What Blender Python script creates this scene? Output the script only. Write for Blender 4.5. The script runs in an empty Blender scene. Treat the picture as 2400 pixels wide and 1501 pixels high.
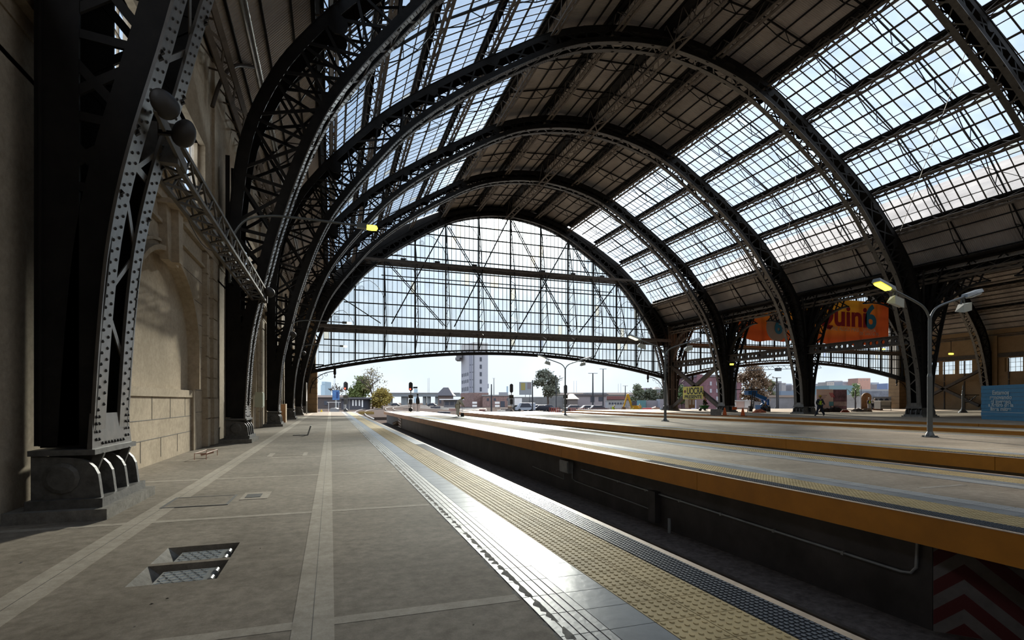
SUN_W = 10.5; EXPO = 0.5
import bpy, bmesh, math, random
from mathutils import Vector, Matrix
random.seed(7)
R = random.random
COL = bpy.context.scene.collection
# ---------------------------------------------------------------- camera maths (survey of the site)
F, CXP, HYP, EYE = 1240.0, 1200.0, 941.0, 1.3
TH = math.atan(425.0 / F); SN, CS = math.sin(TH), math.cos(TH)
def site(px, py, depth):
    """point seen at px,py standing `depth` metres ahead of the photographer"""
    a = (px - CXP) / F * depth
    return Vector((a * CS + depth * SN, -a * SN + depth * CS, EYE + (HYP - py) / F * depth))
def ground(px, depth, z=-1.0):
    p = site(px, 0, depth); return Vector((p.x, p.y, z))
def onz(px, py, z):
    return site(px, py, F * (EYE - z) / (py - HYP))
def ony(px, py, y):
    a = (px-CXP)/F; return site(px, py, y/(CS-a*SN))
def mpp(depth): return depth / F            # metres per pixel at that depth

# ---------------------------------------------------------------- materials
MATS = {}
def mat(name, col, rough=0.6, metal=0.0, var=0.0, scale=4.0, col2=None, bump=0.0, bscale=30.0, spec=0.5, emit=None, estr=1.0):
    if name in MATS: return MATS[name]
    m = bpy.data.materials.new(name); m.use_nodes = True
    nt = m.node_tree; b = nt.nodes['Principled BSDF']
    b.inputs['Base Color'].default_value = (*col, 1)
    b.inputs['Roughness'].default_value = rough
    b.inputs['Metallic'].default_value = metal
    b.inputs['Specular IOR Level'].default_value = spec
    tc = nt.nodes.new('ShaderNodeTexCoord')
    if var > 0 or col2:
        n = nt.nodes.new('ShaderNodeTexNoise'); n.inputs['Scale'].default_value = scale
        n.inputs['Detail'].default_value = 6; n.inputs['Roughness'].default_value = 0.65
        nt.links.new(tc.outputs['Object'], n.inputs['Vector'])
        r = nt.nodes.new('ShaderNodeValToRGB')
        c2 = col2 or tuple(c * (1 - var) for c in col)
        c1 = col if col2 else tuple(min(1, c * (1 + var)) for c in col)
        r.color_ramp.elements[0].position = 0.34; r.color_ramp.elements[0].color = (*c2, 1)
        r.color_ramp.elements[1].position = 0.66; r.color_ramp.elements[1].color = (*c1, 1)
        nt.links.new(n.outputs['Fac'], r.inputs['Fac'])
        nt.links.new(r.outputs['Color'], b.inputs['Base Color'])
    if bump > 0:
        n2 = nt.nodes.new('ShaderNodeTexNoise'); n2.inputs['Scale'].default_value = bscale; n2.inputs['Detail'].default_value = 4
        nt.links.new(tc.outputs['Object'], n2.inputs['Vector'])
        bp = nt.nodes.new('ShaderNodeBump'); bp.inputs['Strength'].default_value = bump; bp.inputs['Distance'].default_value = 0.02
        nt.links.new(n2.outputs['Fac'], bp.inputs['Height']); nt.links.new(bp.outputs['Normal'], b.inputs['Normal'])
    if emit:
        b.inputs['Emission Color'].default_value = (*emit, 1); b.inputs['Emission Strength'].default_value = estr
    MATS[name] = m; return m

def concrete(name, c, c2, rough=0.7, cracks=True, stain=0.35):
    m = mat(name, c, rough, spec=0.06); nt = m.node_tree; b = nt.nodes['Principled BSDF']; L = nt.links
    tc = nt.nodes.new('ShaderNodeTexCoord')
    n1 = nt.nodes.new('ShaderNodeTexNoise'); n1.inputs['Scale'].default_value = 0.55; n1.inputs['Detail'].default_value = 9; n1.inputs['Roughness'].default_value = 0.62; n1.inputs['Distortion'].default_value = 0.6
    n2 = nt.nodes.new('ShaderNodeTexNoise'); n2.inputs['Scale'].default_value = 9; n2.inputs['Detail'].default_value = 8; n2.inputs['Roughness'].default_value = 0.75
    n3 = nt.nodes.new('ShaderNodeTexNoise'); n3.inputs['Scale'].default_value = 120; n3.inputs['Detail'].default_value = 3
    for n in (n1, n2, n3): L.new(tc.outputs['Object'], n.inputs['Vector'])
    r1 = nt.nodes.new('ShaderNodeValToRGB'); e = r1.color_ramp.elements
    e[0].position = 0.33; e[0].color = (*c2, 1); e[1].position = 0.66; e[1].color = (*c, 1)
    L.new(n1.outputs['Fac'], r1.inputs['Fac'])
    mx = nt.nodes.new('ShaderNodeMix'); mx.data_type = 'RGBA'; mx.blend_type = 'MULTIPLY'; mx.inputs['Factor'].default_value = stain
    r2 = nt.nodes.new('ShaderNodeValToRGB'); r2.color_ramp.elements[0].position = 0.36; r2.color_ramp.elements[0].color = (0.35, 0.32, 0.3, 1); r2.color_ramp.elements[1].position = 0.62
    L.new(n2.outputs['Fac'], r2.inputs['Fac']); L.new(r1.outputs['Color'], mx.inputs[6]); L.new(r2.outputs['Color'], mx.inputs[7])
    mx2 = nt.nodes.new('ShaderNodeMix'); mx2.data_type = 'RGBA'; mx2.blend_type = 'MULTIPLY'; mx2.inputs['Factor'].default_value = 0.3
    L.new(mx.outputs[2], mx2.inputs[6]); L.new(n3.outputs['Fac'], mx2.inputs[7])
    L.new(mx2.outputs[2], b.inputs['Base Color'])
    bp = nt.nodes.new('ShaderNodeBump'); bp.inputs['Strength'].default_value = 0.25; bp.inputs['Distance'].default_value = 0.01
    L.new(n2.outputs['Fac'], bp.inputs['Height']); L.new(bp.outputs['Normal'], b.inputs['Normal'])
    return m

def glass_mat(name, tint, clear=0.42, trans=0.13, gloss=0.5):
    """old grimy glazing: part clear, part milky, a little reflective, every pane a bit different"""
    m = bpy.data.materials.new(name); m.use_nodes = True; nt = m.node_tree; nt.nodes.clear(); L = nt.links
    out = nt.nodes.new('ShaderNodeOutputMaterial'); g = nt.nodes.new('ShaderNodeNewGeometry')
    tr = nt.nodes.new('ShaderNodeBsdfTransparent'); tl = nt.nodes.new('ShaderNodeBsdfTranslucent'); gl = nt.nodes.new('ShaderNodeBsdfGlossy'); df = nt.nodes.new('ShaderNodeBsdfDiffuse')
    gl.inputs['Roughness'].default_value = 0.12; gl.inputs['Color'].default_value = (1, 1, 1, 1)
    ramp = nt.nodes.new('ShaderNodeValToRGB'); ramp.color_ramp.interpolation = 'CONSTANT'
    el = ramp.color_ramp.elements
    k = lambda s, c=tint: (*[min(1, x * s) for x in c], 1)
    el[0].position = 0; el[0].color = k(clear * 0.92)
    for p, s in ((0.3, 1.0), (0.6, 1.06), (0.82, 0.97)):
        e = el.new(p); e.color = k(clear * s)
    e = el.new(0.965); e.color = (clear * 0.95, clear * 0.86, clear * 0.66, 1)
    e = el.new(0.99); e.color = (clear * 0.72, clear * 0.85, clear * 1.1, 1)
    L.new(g.outputs['Random Per Island'], ramp.inputs['Fac']); L.new(ramp.outputs['Color'], tr.inputs['Color'])
    tcn = nt.nodes.new('ShaderNodeTexCoord'); ns = nt.nodes.new('ShaderNodeTexNoise'); ns.inputs['Scale'].default_value = 0.7; ns.inputs['Detail'].default_value = 6
    L.new(tcn.outputs['Object'], ns.inputs['Vector'])
    mr = nt.nodes.new('ShaderNodeMapRange'); mr.inputs[1].default_value = 0.3; mr.inputs[2].default_value = 0.7; mr.inputs[3].default_value = trans * 0.7; mr.inputs[4].default_value = trans * 1.3
    L.new(ns.outputs['Fac'], mr.inputs[0])
    cm = nt.nodes.new('ShaderNodeCombineColor')
    for i in range(3): L.new(mr.outputs[0], cm.inputs[i])
    L.new(cm.outputs[0], tl.inputs['Color'])
    df.inputs['Color'].default_value = (trans * .5, trans * .48, trans * .45, 1)
    a1 = nt.nodes.new('ShaderNodeAddShader'); a2 = nt.nodes.new('ShaderNodeAddShader')
    L.new(tr.outputs[0], a1.inputs[0]); L.new(tl.outputs[0], a1.inputs[1]); L.new(a1.outputs[0], a2.inputs[0]); L.new(df.outputs[0], a2.inputs[1])
    mx = nt.nodes.new('ShaderNodeMixShader'); fr = nt.nodes.new('ShaderNodeFresnel'); fr.inputs['IOR'].default_value = 1.16
    fm_ = nt.nodes.new('ShaderNodeMath'); fm_.operation = 'MULTIPLY'; fm_.inputs[1].default_value = gloss; L.new(fr.outputs[0], fm_.inputs[0]); L.new(fm_.outputs[0], mx.inputs[0]); L.new(a2.outputs[0], mx.inputs[1]); L.new(gl.outputs[0], mx.inputs[2])
    L.new(mx.outputs[0], out.inputs[0]); MATS[name] = m; return m

STEEL = mat('dark painted iron', (0.012, 0.0102, 0.0088), 0.55, var=0.35, scale=2.5, spec=0.12)
FLANGE = mat('semi gloss iron flange', (0.085, 0.072, 0.058), 0.34, var=0.25, scale=5, bump=0.12, bscale=8, spec=0.6)
RIVET = mat('shade toned rivet iron', (0.02, 0.017, 0.015), 0.6)  # dark colour stands in for domes catching less reflection than the flange
IRON2 = mat('brown painted iron', (0.075, 0.06, 0.048), 0.6, var=0.3, scale=3, spec=0.25)
SHOE = mat('cast iron shoe', (0.085, 0.08, 0.072), 0.5, var=0.4, scale=7, bump=0.2)
STONE = concrete('warm render stone', (0.66, 0.55, 0.415), (0.47, 0.39, 0.285), 0.85, stain=0.35)
STONE_R = concrete('ochre brick wall', (0.40, 0.27, 0.15), (0.30, 0.20, 0.11), 0.8, stain=0.3)
FLOOR = concrete('platform concrete', (0.37, 0.32, 0.255), (0.235, 0.20, 0.155), 0.8, stain=0.55)
FLOOR_B = concrete('pale concrete deck', (0.47, 0.39, 0.295), (0.30, 0.245, 0.18), 0.8, stain=0.45)
SCREED = concrete('pale screed', (0.52, 0.46, 0.375), (0.38, 0.335, 0.27), 0.8, stain=0.4)
MORTAR = concrete('mortar', (0.34, 0.32, 0.28), (0.2, 0.185, 0.16), 0.75, stain=0.6)
TILE_G = mat('grey tile', (0.245, 0.25, 0.245), 0.27, spec=.16, var=0.18, scale=1.6, bump=0.1, bscale=12)
TILE_S = mat('grooved grey tile', (0.36, 0.355, 0.335), 0.42, spec=.12, var=0.15, scale=2, bump=0.15, bscale=25)
TILE_Y = mat('yellow tile', (0.46, 0.35, 0.18), 0.62, spec=.06, var=0.13, scale=2.2, bump=0.1, bscale=20)
STUD = mat('charcoal stud tile', (0.05, 0.055, 0.062), 0.4, var=0.2, scale=3)
GROUT = mat('dark grout', (0.06, 0.055, 0.05), 0.8)
COPING = mat('sandy coping', (0.50, 0.37, 0.25), 0.6, var=0.2, scale=6)
ORANGE = mat('orange fascia paint', (0.47, 0.175, 0.012), 0.45, var=0.16, scale=1.5, bump=0.05)
PITW = mat('sooty platform wall', (0.042, 0.036, 0.035), 0.55, var=0.45, scale=1.3)
PITF = mat('track bed slab', (0.05, 0.043, 0.038), 0.8, var=0.4, scale=2.0)
BALLAST = mat('ballast', (0.15, 0.122, 0.105), 1.0, spec=0.0, col2=(0.075, 0.06, 0.053), scale=9, bump=0.6, bscale=14)
RAIL = mat('polished rail', (0.85, 0.82, 0.78), 0.3, 1.0, var=0.2)
WHITE = mat('white paint', (0.75, 0.75, 0.74), 0.5, var=0.06)
RED = mat('red paint', (0.42, 0.03, 0.025), 0.5)
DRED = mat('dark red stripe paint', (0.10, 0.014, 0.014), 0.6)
GREYP = mat('galvanised grey', (0.30, 0.31, 0.31), 0.4, 0.4, var=0.15)
LAMPG = mat('lamp post grey green', (0.11, 0.115, 0.11), 0.38, 0.3)
BLACK = mat('black rubber', (0.012, 0.012, 0.012), 0.6)
WOOD = mat('plywood', (0.42, 0.22, 0.10), 0.6, var=0.2, scale=3)
STEELP = mat('chequer plate', (0.55, 0.58, 0.58), 0.3, 0.6, var=0.1)
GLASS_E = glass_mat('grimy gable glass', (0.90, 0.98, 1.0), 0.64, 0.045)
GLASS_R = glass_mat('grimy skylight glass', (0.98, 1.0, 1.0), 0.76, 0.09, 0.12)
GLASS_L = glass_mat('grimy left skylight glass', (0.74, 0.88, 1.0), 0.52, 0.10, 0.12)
GLASS_W = glass_mat('clear pane', (0.95, 1.0, 1.0), 0.8, 0.05)

def corrugated():
    m = mat('corrugated sheet', (0.20, 0.175, 0.155), 0.55); nt = m.node_tree; b = nt.nodes['Principled BSDF']; L = nt.links
    tc = nt.nodes.new('ShaderNodeTexCoord'); w = nt.nodes.new('ShaderNodeTexWave'); w.bands_direction = 'Y'; w.inputs['Scale'].default_value = 2.6
    L.new(tc.outputs['Object'], w.inputs['Vector'])
    n = nt.nodes.new('ShaderNodeTexNoise'); n.inputs['Scale'].default_value = 0.4; n.inputs['Detail'].default_value = 6; L.new(tc.outputs['Object'], n.inputs['Vector'])
    r = nt.nodes.new('ShaderNodeValToRGB'); r.color_ramp.elements[0].position = .35; r.color_ramp.elements[0].color = (0.29, 0.245, 0.215, 1); r.color_ramp.elements[1].position = .65; r.color_ramp.elements[1].color = (0.46, 0.40, 0.35, 1)
    L.new(n.outputs['Fac'], r.inputs['Fac']); L.new(r.outputs['Color'], b.inputs['Base Color'])
    bp = nt.nodes.new('ShaderNodeBump'); bp.inputs['Strength'].default_value = 0.8; bp.inputs['Distance'].default_value = 0.04
    L.new(w.outputs['Fac'], bp.inputs['Height']); L.new(bp.outputs['Normal'], b.inputs['Normal']); return m
CORR = corrugated()

# ---------------------------------------------------------------- mesh builder
class MB:
    def __init__(s): s.v = []; s.f = []; s.m = []
    def add(s, vs, fs, mi=0):
        o = len(s.v); s.v += [tuple(v) for v in vs]; s.f += [tuple(i + o for i in f) for f in fs]; s.m += [mi] * len(fs); return s
    def box(s, x0, x1, y0, y1, z0, z1, mi=0):
        v = [(x0,y0,z0),(x1,y0,z0),(x1,y1,z0),(x0,y1,z0),(x0,y0,z1),(x1,y0,z1),(x1,y1,z1),(x0,y1,z1)]
        return s.add(v, [(3,2,1,0),(4,5,6,7),(0,1,5,4),(1,2,6,5),(2,3,7,6),(3,0,4,7)], mi)
    def bar(s, p, q, w, h=None, up=(0,0,1), mi=0):
        """rectangular bar from p to q: w across, h along `up`"""
        h = h or w; p = Vector(p); q = Vector(q); d = q - p
        if d.length < 1e-6: return s
        d.normalize(); u = Vector(up); 
        if abs(d.dot(u.normalized())) > 0.98: u = Vector((1,0,0)) if abs(d.x) < 0.9 else Vector((0,1,0))
        a = d.cross(u).normalized(); b = a.cross(d).normalized()
        v = []
        for c in (p, q):
            for sa, sb in ((-1,-1),(1,-1),(1,1),(-1,1)): v.append(c + a * sa * w / 2 + b * sb * h / 2)
        return s.add(v, [(3,2,1,0),(4,5,6,7),(0,1,5,4),(1,2,6,5),(2,3,7,6),(3,0,4,7)], mi)
    def tube(s, pts, r, n=8, mi=0, cap=True):
        pts = [Vector(p) for p in pts]; rs = r if isinstance(r, (list, tuple)) else [r] * len(pts)
        rings = []; ref = None
        for i, p in enumerate(pts):
            d = (pts[min(i+1, len(pts)-1)] - pts[max(i-1, 0)]).normalized()
            if ref is None:
                ref = Vector((0,0,1)) if abs(d.z) < 0.9 else Vector((1,0,0))
            a = d.cross(ref).normalized(); b = a.cross(d).normalized(); ref = b
            rings.append([p + (a * math.cos(t) + b * math.sin(t)) * rs[i] for t in [2*math.pi*k/n for k in range(n)]])
        v = [x for rg in rings for x in rg]; f = []
        for i in range(len(pts)-1):
            for k in range(n): f.append((i*n+k, i*n+(k+1)%n, (i+1)*n+(k+1)%n, (i+1)*n+k))
        if cap: f.append(tuple(range(n-1, -1, -1))); f.append(tuple((len(pts)-1)*n+k for k in range(n)))
        return s.add(v, f, mi)
    def lathe(s, prof, c=(0,0,0), n=16, mi=0, axis='Z'):
        v = []; f = []
        for r, z in prof:
            for k in range(n):
                t = 2*math.pi*k/n; x, y = r*math.cos(t), r*math.sin(t)
                p = (x, y, z) if axis == 'Z' else ((x, z, y) if axis == 'Y' else (z, x, y))
                v.append((c[0]+p[0], c[1]+p[1], c[2]+p[2]))
        for i in range(len(prof)-1):
            for k in range(n): f.append((i*n+k, i*n+(k+1)%n, (i+1)*n+(k+1)%n, (i+1)*n+k))
        f.append(tuple(range(n-1,-1,-1))); f.append(tuple((len(prof)-1)*n+k for k in range(n)))
        return s.add(v, f, mi)
    def prism(s, poly, ext, mi=0):
        poly = [Vector(p) for p in poly]; e = Vector(ext); n = len(poly)
        v = poly + [p + e for p in poly]
        f = [tuple(range(n-1,-1,-1)), tuple(range(n, 2*n))] + [(i, (i+1)%n, n+(i+1)%n, n+i) for i in range(n)]
        return s.add(v, f, mi)
    def quad(s, a, b, c, d, mi=0): return s.add([a,b,c,d], [(0,1,2,3)], mi)
    def sphere(s, c, r, n=10, m=6, mi=0, sc=(1,1,1)):
        prof = [(max(1e-4, r*math.sin(math.pi*i/m)), -r*math.cos(math.pi*i/m)) for i in range(m+1)]
        o = len(s.v); s.lathe(prof, (0,0,0), n, mi)
        for i in range(o, len(s.v)):
            x, y, z = s.v[i]; s.v[i] = (c[0]+x*sc[0], c[1]+y*sc[1], c[2]+z*sc[2])
        return s
    def build(s, name, mats, parent=None, world=True, smooth=False):
        me = bpy.data.meshes.new(name)
        off = Vector((0,0,0))
        if parent is not None and world: off = ORG.get(parent.name, Vector((0,0,0)))
        me.from_pydata([(x-off.x, y-off.y, z-off.z) for x, y, z in s.v], [], s.f)
        mats = mats if isinstance(mats, (list, tuple)) else [mats]
        for m in mats: me.materials.append(m)
        if len(mats) > 1: me.polygons.foreach_set('material_index', s.m)
        if smooth: me.polygons.foreach_set('use_smooth', [True]*len(s.f))
        me.update()
        o = bpy.data.objects.new(name, me); COL.objects.link(o)
        if parent is not None:
            o.parent = parent
            ORG[o.name] = off if world else Vector((0,0,0))
        return o
ORG = {}
def tag(o, label=None, cat=None, group=None, kind=None):
    if label: o['label'] = label
    if cat: o['category'] = cat
    if group: o['group'] = group
    if kind: o['kind'] = kind
    return o
def thing(name, label, cat, loc=(0,0,0), group=None, rz=0.0, kind=None):
    o = bpy.data.objects.new(name, None); COL.objects.link(o); o.location = loc; o.rotation_euler = (0,0,rz)
    o.empty_display_size = 0.3
    ORG[o.name] = Vector(loc); return tag(o, label, cat, group, kind)
def copy_tree(o, parent=None):
    c = o.copy(); COL.objects.link(c)
    if parent is not None: c.parent = parent
    for ch in list(o.children): copy_tree(ch, c)
    return c
def solo(mb, name, mats, label, cat, loc=None, group=None, kind=None, smooth=False):
    """a thing that is one mesh; origin moved to loc"""
    if loc is not None:
        l = Vector(loc); mb.v = [(x-l.x, y-l.y, z-l.z) for x, y, z in mb.v]
    o = mb.build(name, mats, None, smooth=smooth)
    if loc is not None: o.location = loc
    return tag(o, label, cat, group, kind)
def text_mesh(name, txt, size, m, parent, mtx, depth=0.01, align='CENTER', bold=0.0, sx=1.0):
    cu = bpy.data.curves.new(name, 'FONT'); cu.body = txt; cu.size = size; cu.align_x = align; cu.align_y = 'CENTER'; cu.extrude = depth; cu.offset = bold
    t = bpy.data.objects.new(name + '_curve', cu); COL.objects.link(t)
    dg = bpy.context.evaluated_depsgraph_get(); dg.update()
    me = bpy.data.meshes.new_from_object(t.evaluated_get(dg))
    bpy.data.objects.remove(t); bpy.data.curves.remove(cu)
    me.transform(mtx @ Matrix.Diagonal((sx, 1, 1, 1))); me.materials.clear(); me.materials.append(m); me.name = name
    o = bpy.data.objects.new(name, me); COL.objects.link(o); o.parent = parent; return o
def catmull(pts, n):
    P = [Vector(p) for p in pts]; out = []
    for i in range(len(P)-1):
        p0 = P[max(i-1,0)]; p1 = P[i]; p2 = P[i+1]; p3 = P[min(i+2,len(P)-1)]
        for k in range(n):
            t = k/n
            out.append(0.5*((2*p1)+(p2-p0)*t+(2*p0-5*p1+4*p2-p3)*t*t+(3*p1-p0-3*p2+p3)*t**3))
    out.append(P[-1]); return out
# ================================================================ SETTING: platforms, ground, walls
REAR = -45.0; XC = 21.3; BAY = 11.27; Y0 = 7.76; YEND = Y0 + 5*BAY; NAVE2 = 49.2     # YEND = 64.11
XE = 2.74                                                             # edge of the near platform
def struct(mb, name, mats, label, **k):
    o = mb.build(name, mats, None, **k); o['kind'] = 'structure'; o['label'] = label; return o

# ---- ground outside
g = MB(); g.box(-260, 420, -20, 620, -2.6, -1.0 - 0.02)
g.v = [(x, y, z) for x, y, z in g.v]
gm = MB()
gm.quad((-300, YEND+14, -1.0), (420, YEND+14, -1.0), (420, 700, -1.0), (-300, 700, -1.0))
gm.box(2.6, 36, REAR, YEND+14, -1.7, -1.4); 
gm.quad((-300, YEND+2, -1.0), (-3.4, YEND+2, -1.0), (-3.4, YEND+14, -1.0), (-300, YEND+14, -1.0))
gm.quad((2.6, YEND+14, -1.4), (28.5, YEND+14, -1.4), (28.5, YEND+14.01, -1.0), (2.6, YEND+14.01, -1.0))
gm.quad((101, YEND-20, -0.6), (420, YEND-20, -0.6), (420, YEND+14, -1.0), (101, YEND+14, -1.0))
ground_o = struct(gm, 'ground', BALLAST, 'ballast covered rail yard ground beyond the station hall')
# ---- near platform with two sunken hatches
PX0, PYE = -3.6, 68.4
hx0, hx1 = -1.36, -0.79; hy = [(4.37, 4.86), (4.93, 5.42)]
fl = MB()
def slab(x0, x1, y0, y1): fl.quad((x0,y0,0),(x1,y0,0),(x1,y1,0),(x0,y1,0))
ys = [REAR, hy[0][0], hy[0][1], hy[1][0], hy[1][1], PYE]
slab(PX0, hx0, REAR, PYE); slab(hx1, XE, REAR, PYE)
for a, b in ((0,1),(2,3),(4,5)): slab(hx0, hx1, ys[a], ys[b])
for y0, y1 in hy:
    fl.quad((hx0,y0,0),(hx0+.11,y0,-.10),(hx0+.11,y1,-.10),(hx0,y1,0), 1)
    fl.quad((hx1,y0,0),(hx1,y1,0),(hx1-.02,y1,-.10),(hx1-.02,y0,-.10))
    fl.quad((hx0,y0,0),(hx0+.11,y0,-.10),(hx1,y0,-.10),(hx1,y0,0)); fl.quad((hx0,y1,0),(hx1,y1,0),(hx1,y1,-.10),(hx0+.11,y1,-.10))
    fl.quad((hx0,y0,-.10),(hx0,y1,-.10),(hx1,y1,-.10),(hx1,y0,-.10))
fl.quad((XE,REAR,0),(XE,REAR,-1.4),(XE,PYE,-1.4),(XE,PYE,0)); fl.quad((PX0,PYE,0),(XE,PYE,0),(XE,PYE,-1.4),(PX0,PYE,-1.4))
floor = struct(fl, 'floor', [FLOOR, MORTAR], 'concrete near platform running along the rendered wall')
# pale screed bands inlaid in the concrete
b = MB()
b.box(-2.06, -1.80, 3.2, PYE-.2, -.01, .003); b.box(-0.21, 0.02, 3.02, PYE-.2, -.01, .003)
b.build('screed_strip', SCREED, floor)
b = MB()
for k in range(1, 20):
    y = 3.32 * k - 0.02
    for x0, x1 in ((PX0, -2.06), (-1.80, -0.21), (0.02, 1.17)):
        if abs(y-4.7) > .6: b.box(x0, x1, y-.055, y+.055, -.01, .002)
b.build('screed_joint', SCREED, floor)
b = MB(); b.box(-0.1-.0018, -0.1+.0018, 2.4, PYE, -.01, .0045); b.box(-1.93-.0018, -1.93+.0018, 3.4, PYE, -.01, .0045); b.build('saw_cut', PITF, floor)
# ragged mortar seam beside the tiles
b = MB(); prev = None; y = 2.0
while y < PYE:
    x = 1.185 + (R()-.5)*.045; h = .004 + R()*.012
    if prev: b.add([(prev[0], prev[1], 0), (1.265, prev[1], prev[2]), (1.265, y, h), (x, y, 0)], [(0,1,2,3)])
    prev = (x, y, h); y += .05 if y < 14 else .25
b.build('mortar_seam', MORTAR, floor)
T = 0.305
def tile_band(parent, xa, dr, y0, y1, domes_to, grooves=True, seg=8, edge=.06, studs_to=16, fine=True):
    """tactile paving from the platform edge xa inward (dr=-1: inward is -x)"""
    X = lambda u: xa + dr*u
    def bx(mb, u0, u1, a, b_, z0, z1): 
        p, q = sorted((X(u0), X(u1))); mb.box(p, q, a, b_, z0, z1)
    cop = MB(); bx(cop, -.004, edge, y0, y1, -.0015, .006); cop.build('coping_edge', COPING, parent)
    us0, us1 = edge, edge+.27; uy0, uy1 = us1, us1+2*T; 
    base = MB(); bx(base, edge, uy1+2*T if grooves else uy1, y0, y1, -.03, .001); base.build('grout_bed', GROUT, parent)
    st = MB(); n = int((y1-y0)/T)
    for i in range(n):
        a = y0+i*T+.003; bx(st, us0+.003, us1-.003, a, a+T-.006, 0, .004)
    y = y0
    if fine:
        while y < studs_to:
            for k in range(7):
                u = us0+.02+k*.0385; bx(st, u-.012, u+.012, y, y+.024, .004, .010)
            y += .0385 if y < 9 else .077
    st.build('stud_tile', STUD, parent)
    ye = MB()
    for c in range(2):
        for i in range(n):
            a = y0+i*T+.003; bx(ye, uy0+c*T+.003, uy0+(c+1)*T-.003, a, a+T-.006, 0, .004)
    nn = 5; p = T/nn
    for i in range(n):
        for c in range(2):
            for a in range(nn):
                for k in range(nn):
                    y = y0+i*T+(a+.5)*p
                    if y > domes_to: continue
                    u = uy0+c*T+(k+.5)*p; x = X(u); s = seg if y < 9 else 5
                    o = [(.0165, .004), (.0145, .009)] if s == 8 else [(.0165, .004), (.014, .009)]
                    v = []
                    for r_, z_ in o:
                        for q in range(s):
                            t = 2*math.pi*q/s; v.append((x+r_*math.cos(t), y+r_*math.sin(t), z_))
                    ye.add(v, [(q, (q+1)%s, s+(q+1)%s, s+q) for q in range(s)] + [tuple(range(s, 2*s))])
    ye.build('dotted_tile', TILE_Y, parent)
    gr = MB(); u0 = uy1
    for i in range(n):
        a = y0+i*T+.003; bx(gr, u0+.003, u0+T-.003, a, a+T-.006, 0, .004)
    gr.build('plain_tile', TILE_G, parent)
    if grooves:
        gv = MB(); u0 = uy1+T; w = T/5
        for i in range(n):
            a = y0+i*T
            if a > 45: bx(gv, u0+.003, u0+T-.003, a+.003, a+T-.003, 0, .004); continue
            for k in range(5):
                bx(gv, u0+k*w+.0045, u0+(k+1)*w-.0045, a+.004, a+T-.004, 0, .006)
        gv.build('grooved_tile', TILE_S, parent)
tile_band(floor, XE, -1, -16+.055, PYE-.3, 26)

# hatch plates lying in the two recesses
for i, (y0, y1) in enumerate(hy):
    t = thing('floor_hatch', ['chequered steel hatch sunk in the nearer of the two platform recesses', 'chequered steel hatch sunk in the farther of the two platform recesses'][i], 'hatch', (hx0+.13, y0+.03, -.10), group=None)
    p = MB(); x0, x1, a, c = hx0+.13, hx1-.06, y0+.015, y1-.09
    p.box(x0, x1, a, c, -.10, -.03); d = p; nx, ny = 9, 6
    for q in range(nx):
        for w in range(ny):
            cx = x0+.03+(x1-x0-.10)*q/(nx-1); cy = a+.03+(c-a-.06)*w/(ny-1); s = .014 if (q+w) % 2 else -.014
            d.bar((cx-.013, cy-s, -.028), (cx+.013, cy+s, -.028), .008, .006)
    hp = p.build('plate', STEELP, t)
    for cy in (a+.10, c-.10):
        h = MB(); h.tube([(x1+.002, cy-.04, -.03), (x1+.002, cy+.04, -.03)], .02, 10); h.build('hinge', GREYP, hp)
    h = MB(); h.box(x0+.06, x0+.075, (a+c)/2-.03, (a+c)/2+.03, -.04, -.0285); h.build('lift_slot', BLACK, t)

# small drain, covers and bits on the near platform
m = MB(); m.box(-1.09, -0.88, 7.84, 8.2, -.005, .006); m.build
t = thing('floor_drain', 'small dark square drain grate in the platform with a pale surround', 'drain', (-.98, 8.02, 0))
m = MB(); m.box(-1.14, -.80, 7.74, 8.30, -.004, .005); m.build('surround', SCREED, t)
m = MB(); m.box(-1.09, -.90, 7.86, 8.14, 0, .009); 
m.build('grate', BLACK, t)
m = MB(); m.box(-1.93, -1.25, 7.46, 8.14, -.004, .004); m2 = MB()
t = thing('access_cover', 'concrete filled access cover crossing the left pale floor band', 'cover', (-1.59, 7.8, 0)); m.build('lid', FLOOR, t)
for x0, x1, y0, y1 in ((-1.96,-1.93,7.43,8.17),(-1.25,-1.22,7.43,8.17),(-1.93,-1.25,7.43,7.46),(-1.93,-1.25,8.14,8.17)): m2.box(x0,x1,y0,y1,-.004,.007)
m2.build('rim', GROUT, t)
t = thing('access_cover', 'sealed access cover with pale corners farther along the platform', 'cover', (-.98, 13.9, 0))
m = MB(); m.box(-1.30, -.64, 13.62, 14.2, -.004, .003); m.build('lid', FLOOR, t)
m = MB()
for x0, x1 in ((-1.42,-1.30),(-.64,-.54)): m = MB(); m.box(x0, x1, 13.5, 14.4, -.004, .004); m.build('rim', SCREED, t)
t = thing('wire_frame', 'bent wire bar stand left on the floor near the arched wall', 'stand', (-2.7, 13.9, 0))
m = MB()
for px in (-2.85, -2.62):
    m.tube([(px, 13.35, .0), (px, 13.35, .14), (px+.05, 14.3, .14), (px+.05, 14.3, .0)], .009, 6)
m.tube([(-2.85, 13.35, .14), (-2.62, 13.35, .14)], .009, 6); m.tube([(-2.8, 14.3, .14), (-2.57, 14.3, .14)], .009, 6); m.tube([(-2.82, 13.8, .07), (-2.58, 13.9, .12)], .03, 6)
m.build('bent_wire', mat('pinkish rust', (.42, .26, .2), .6), t)
t = thing('open_flap', 'narrow open floor flap standing up on the platform', 'flap', (-1.0, 21.7, 0))
m = MB(); m.box(-1.35, -.82, 21.55, 21.75, 0, .02); m.build('frame', BLACK, t); m = MB(); m.bar((-.83, 21.7, .01), (-.72, 21.7, .36), .05, .18, (0,1,0)); m.build('lid', GREYP, t)
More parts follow.
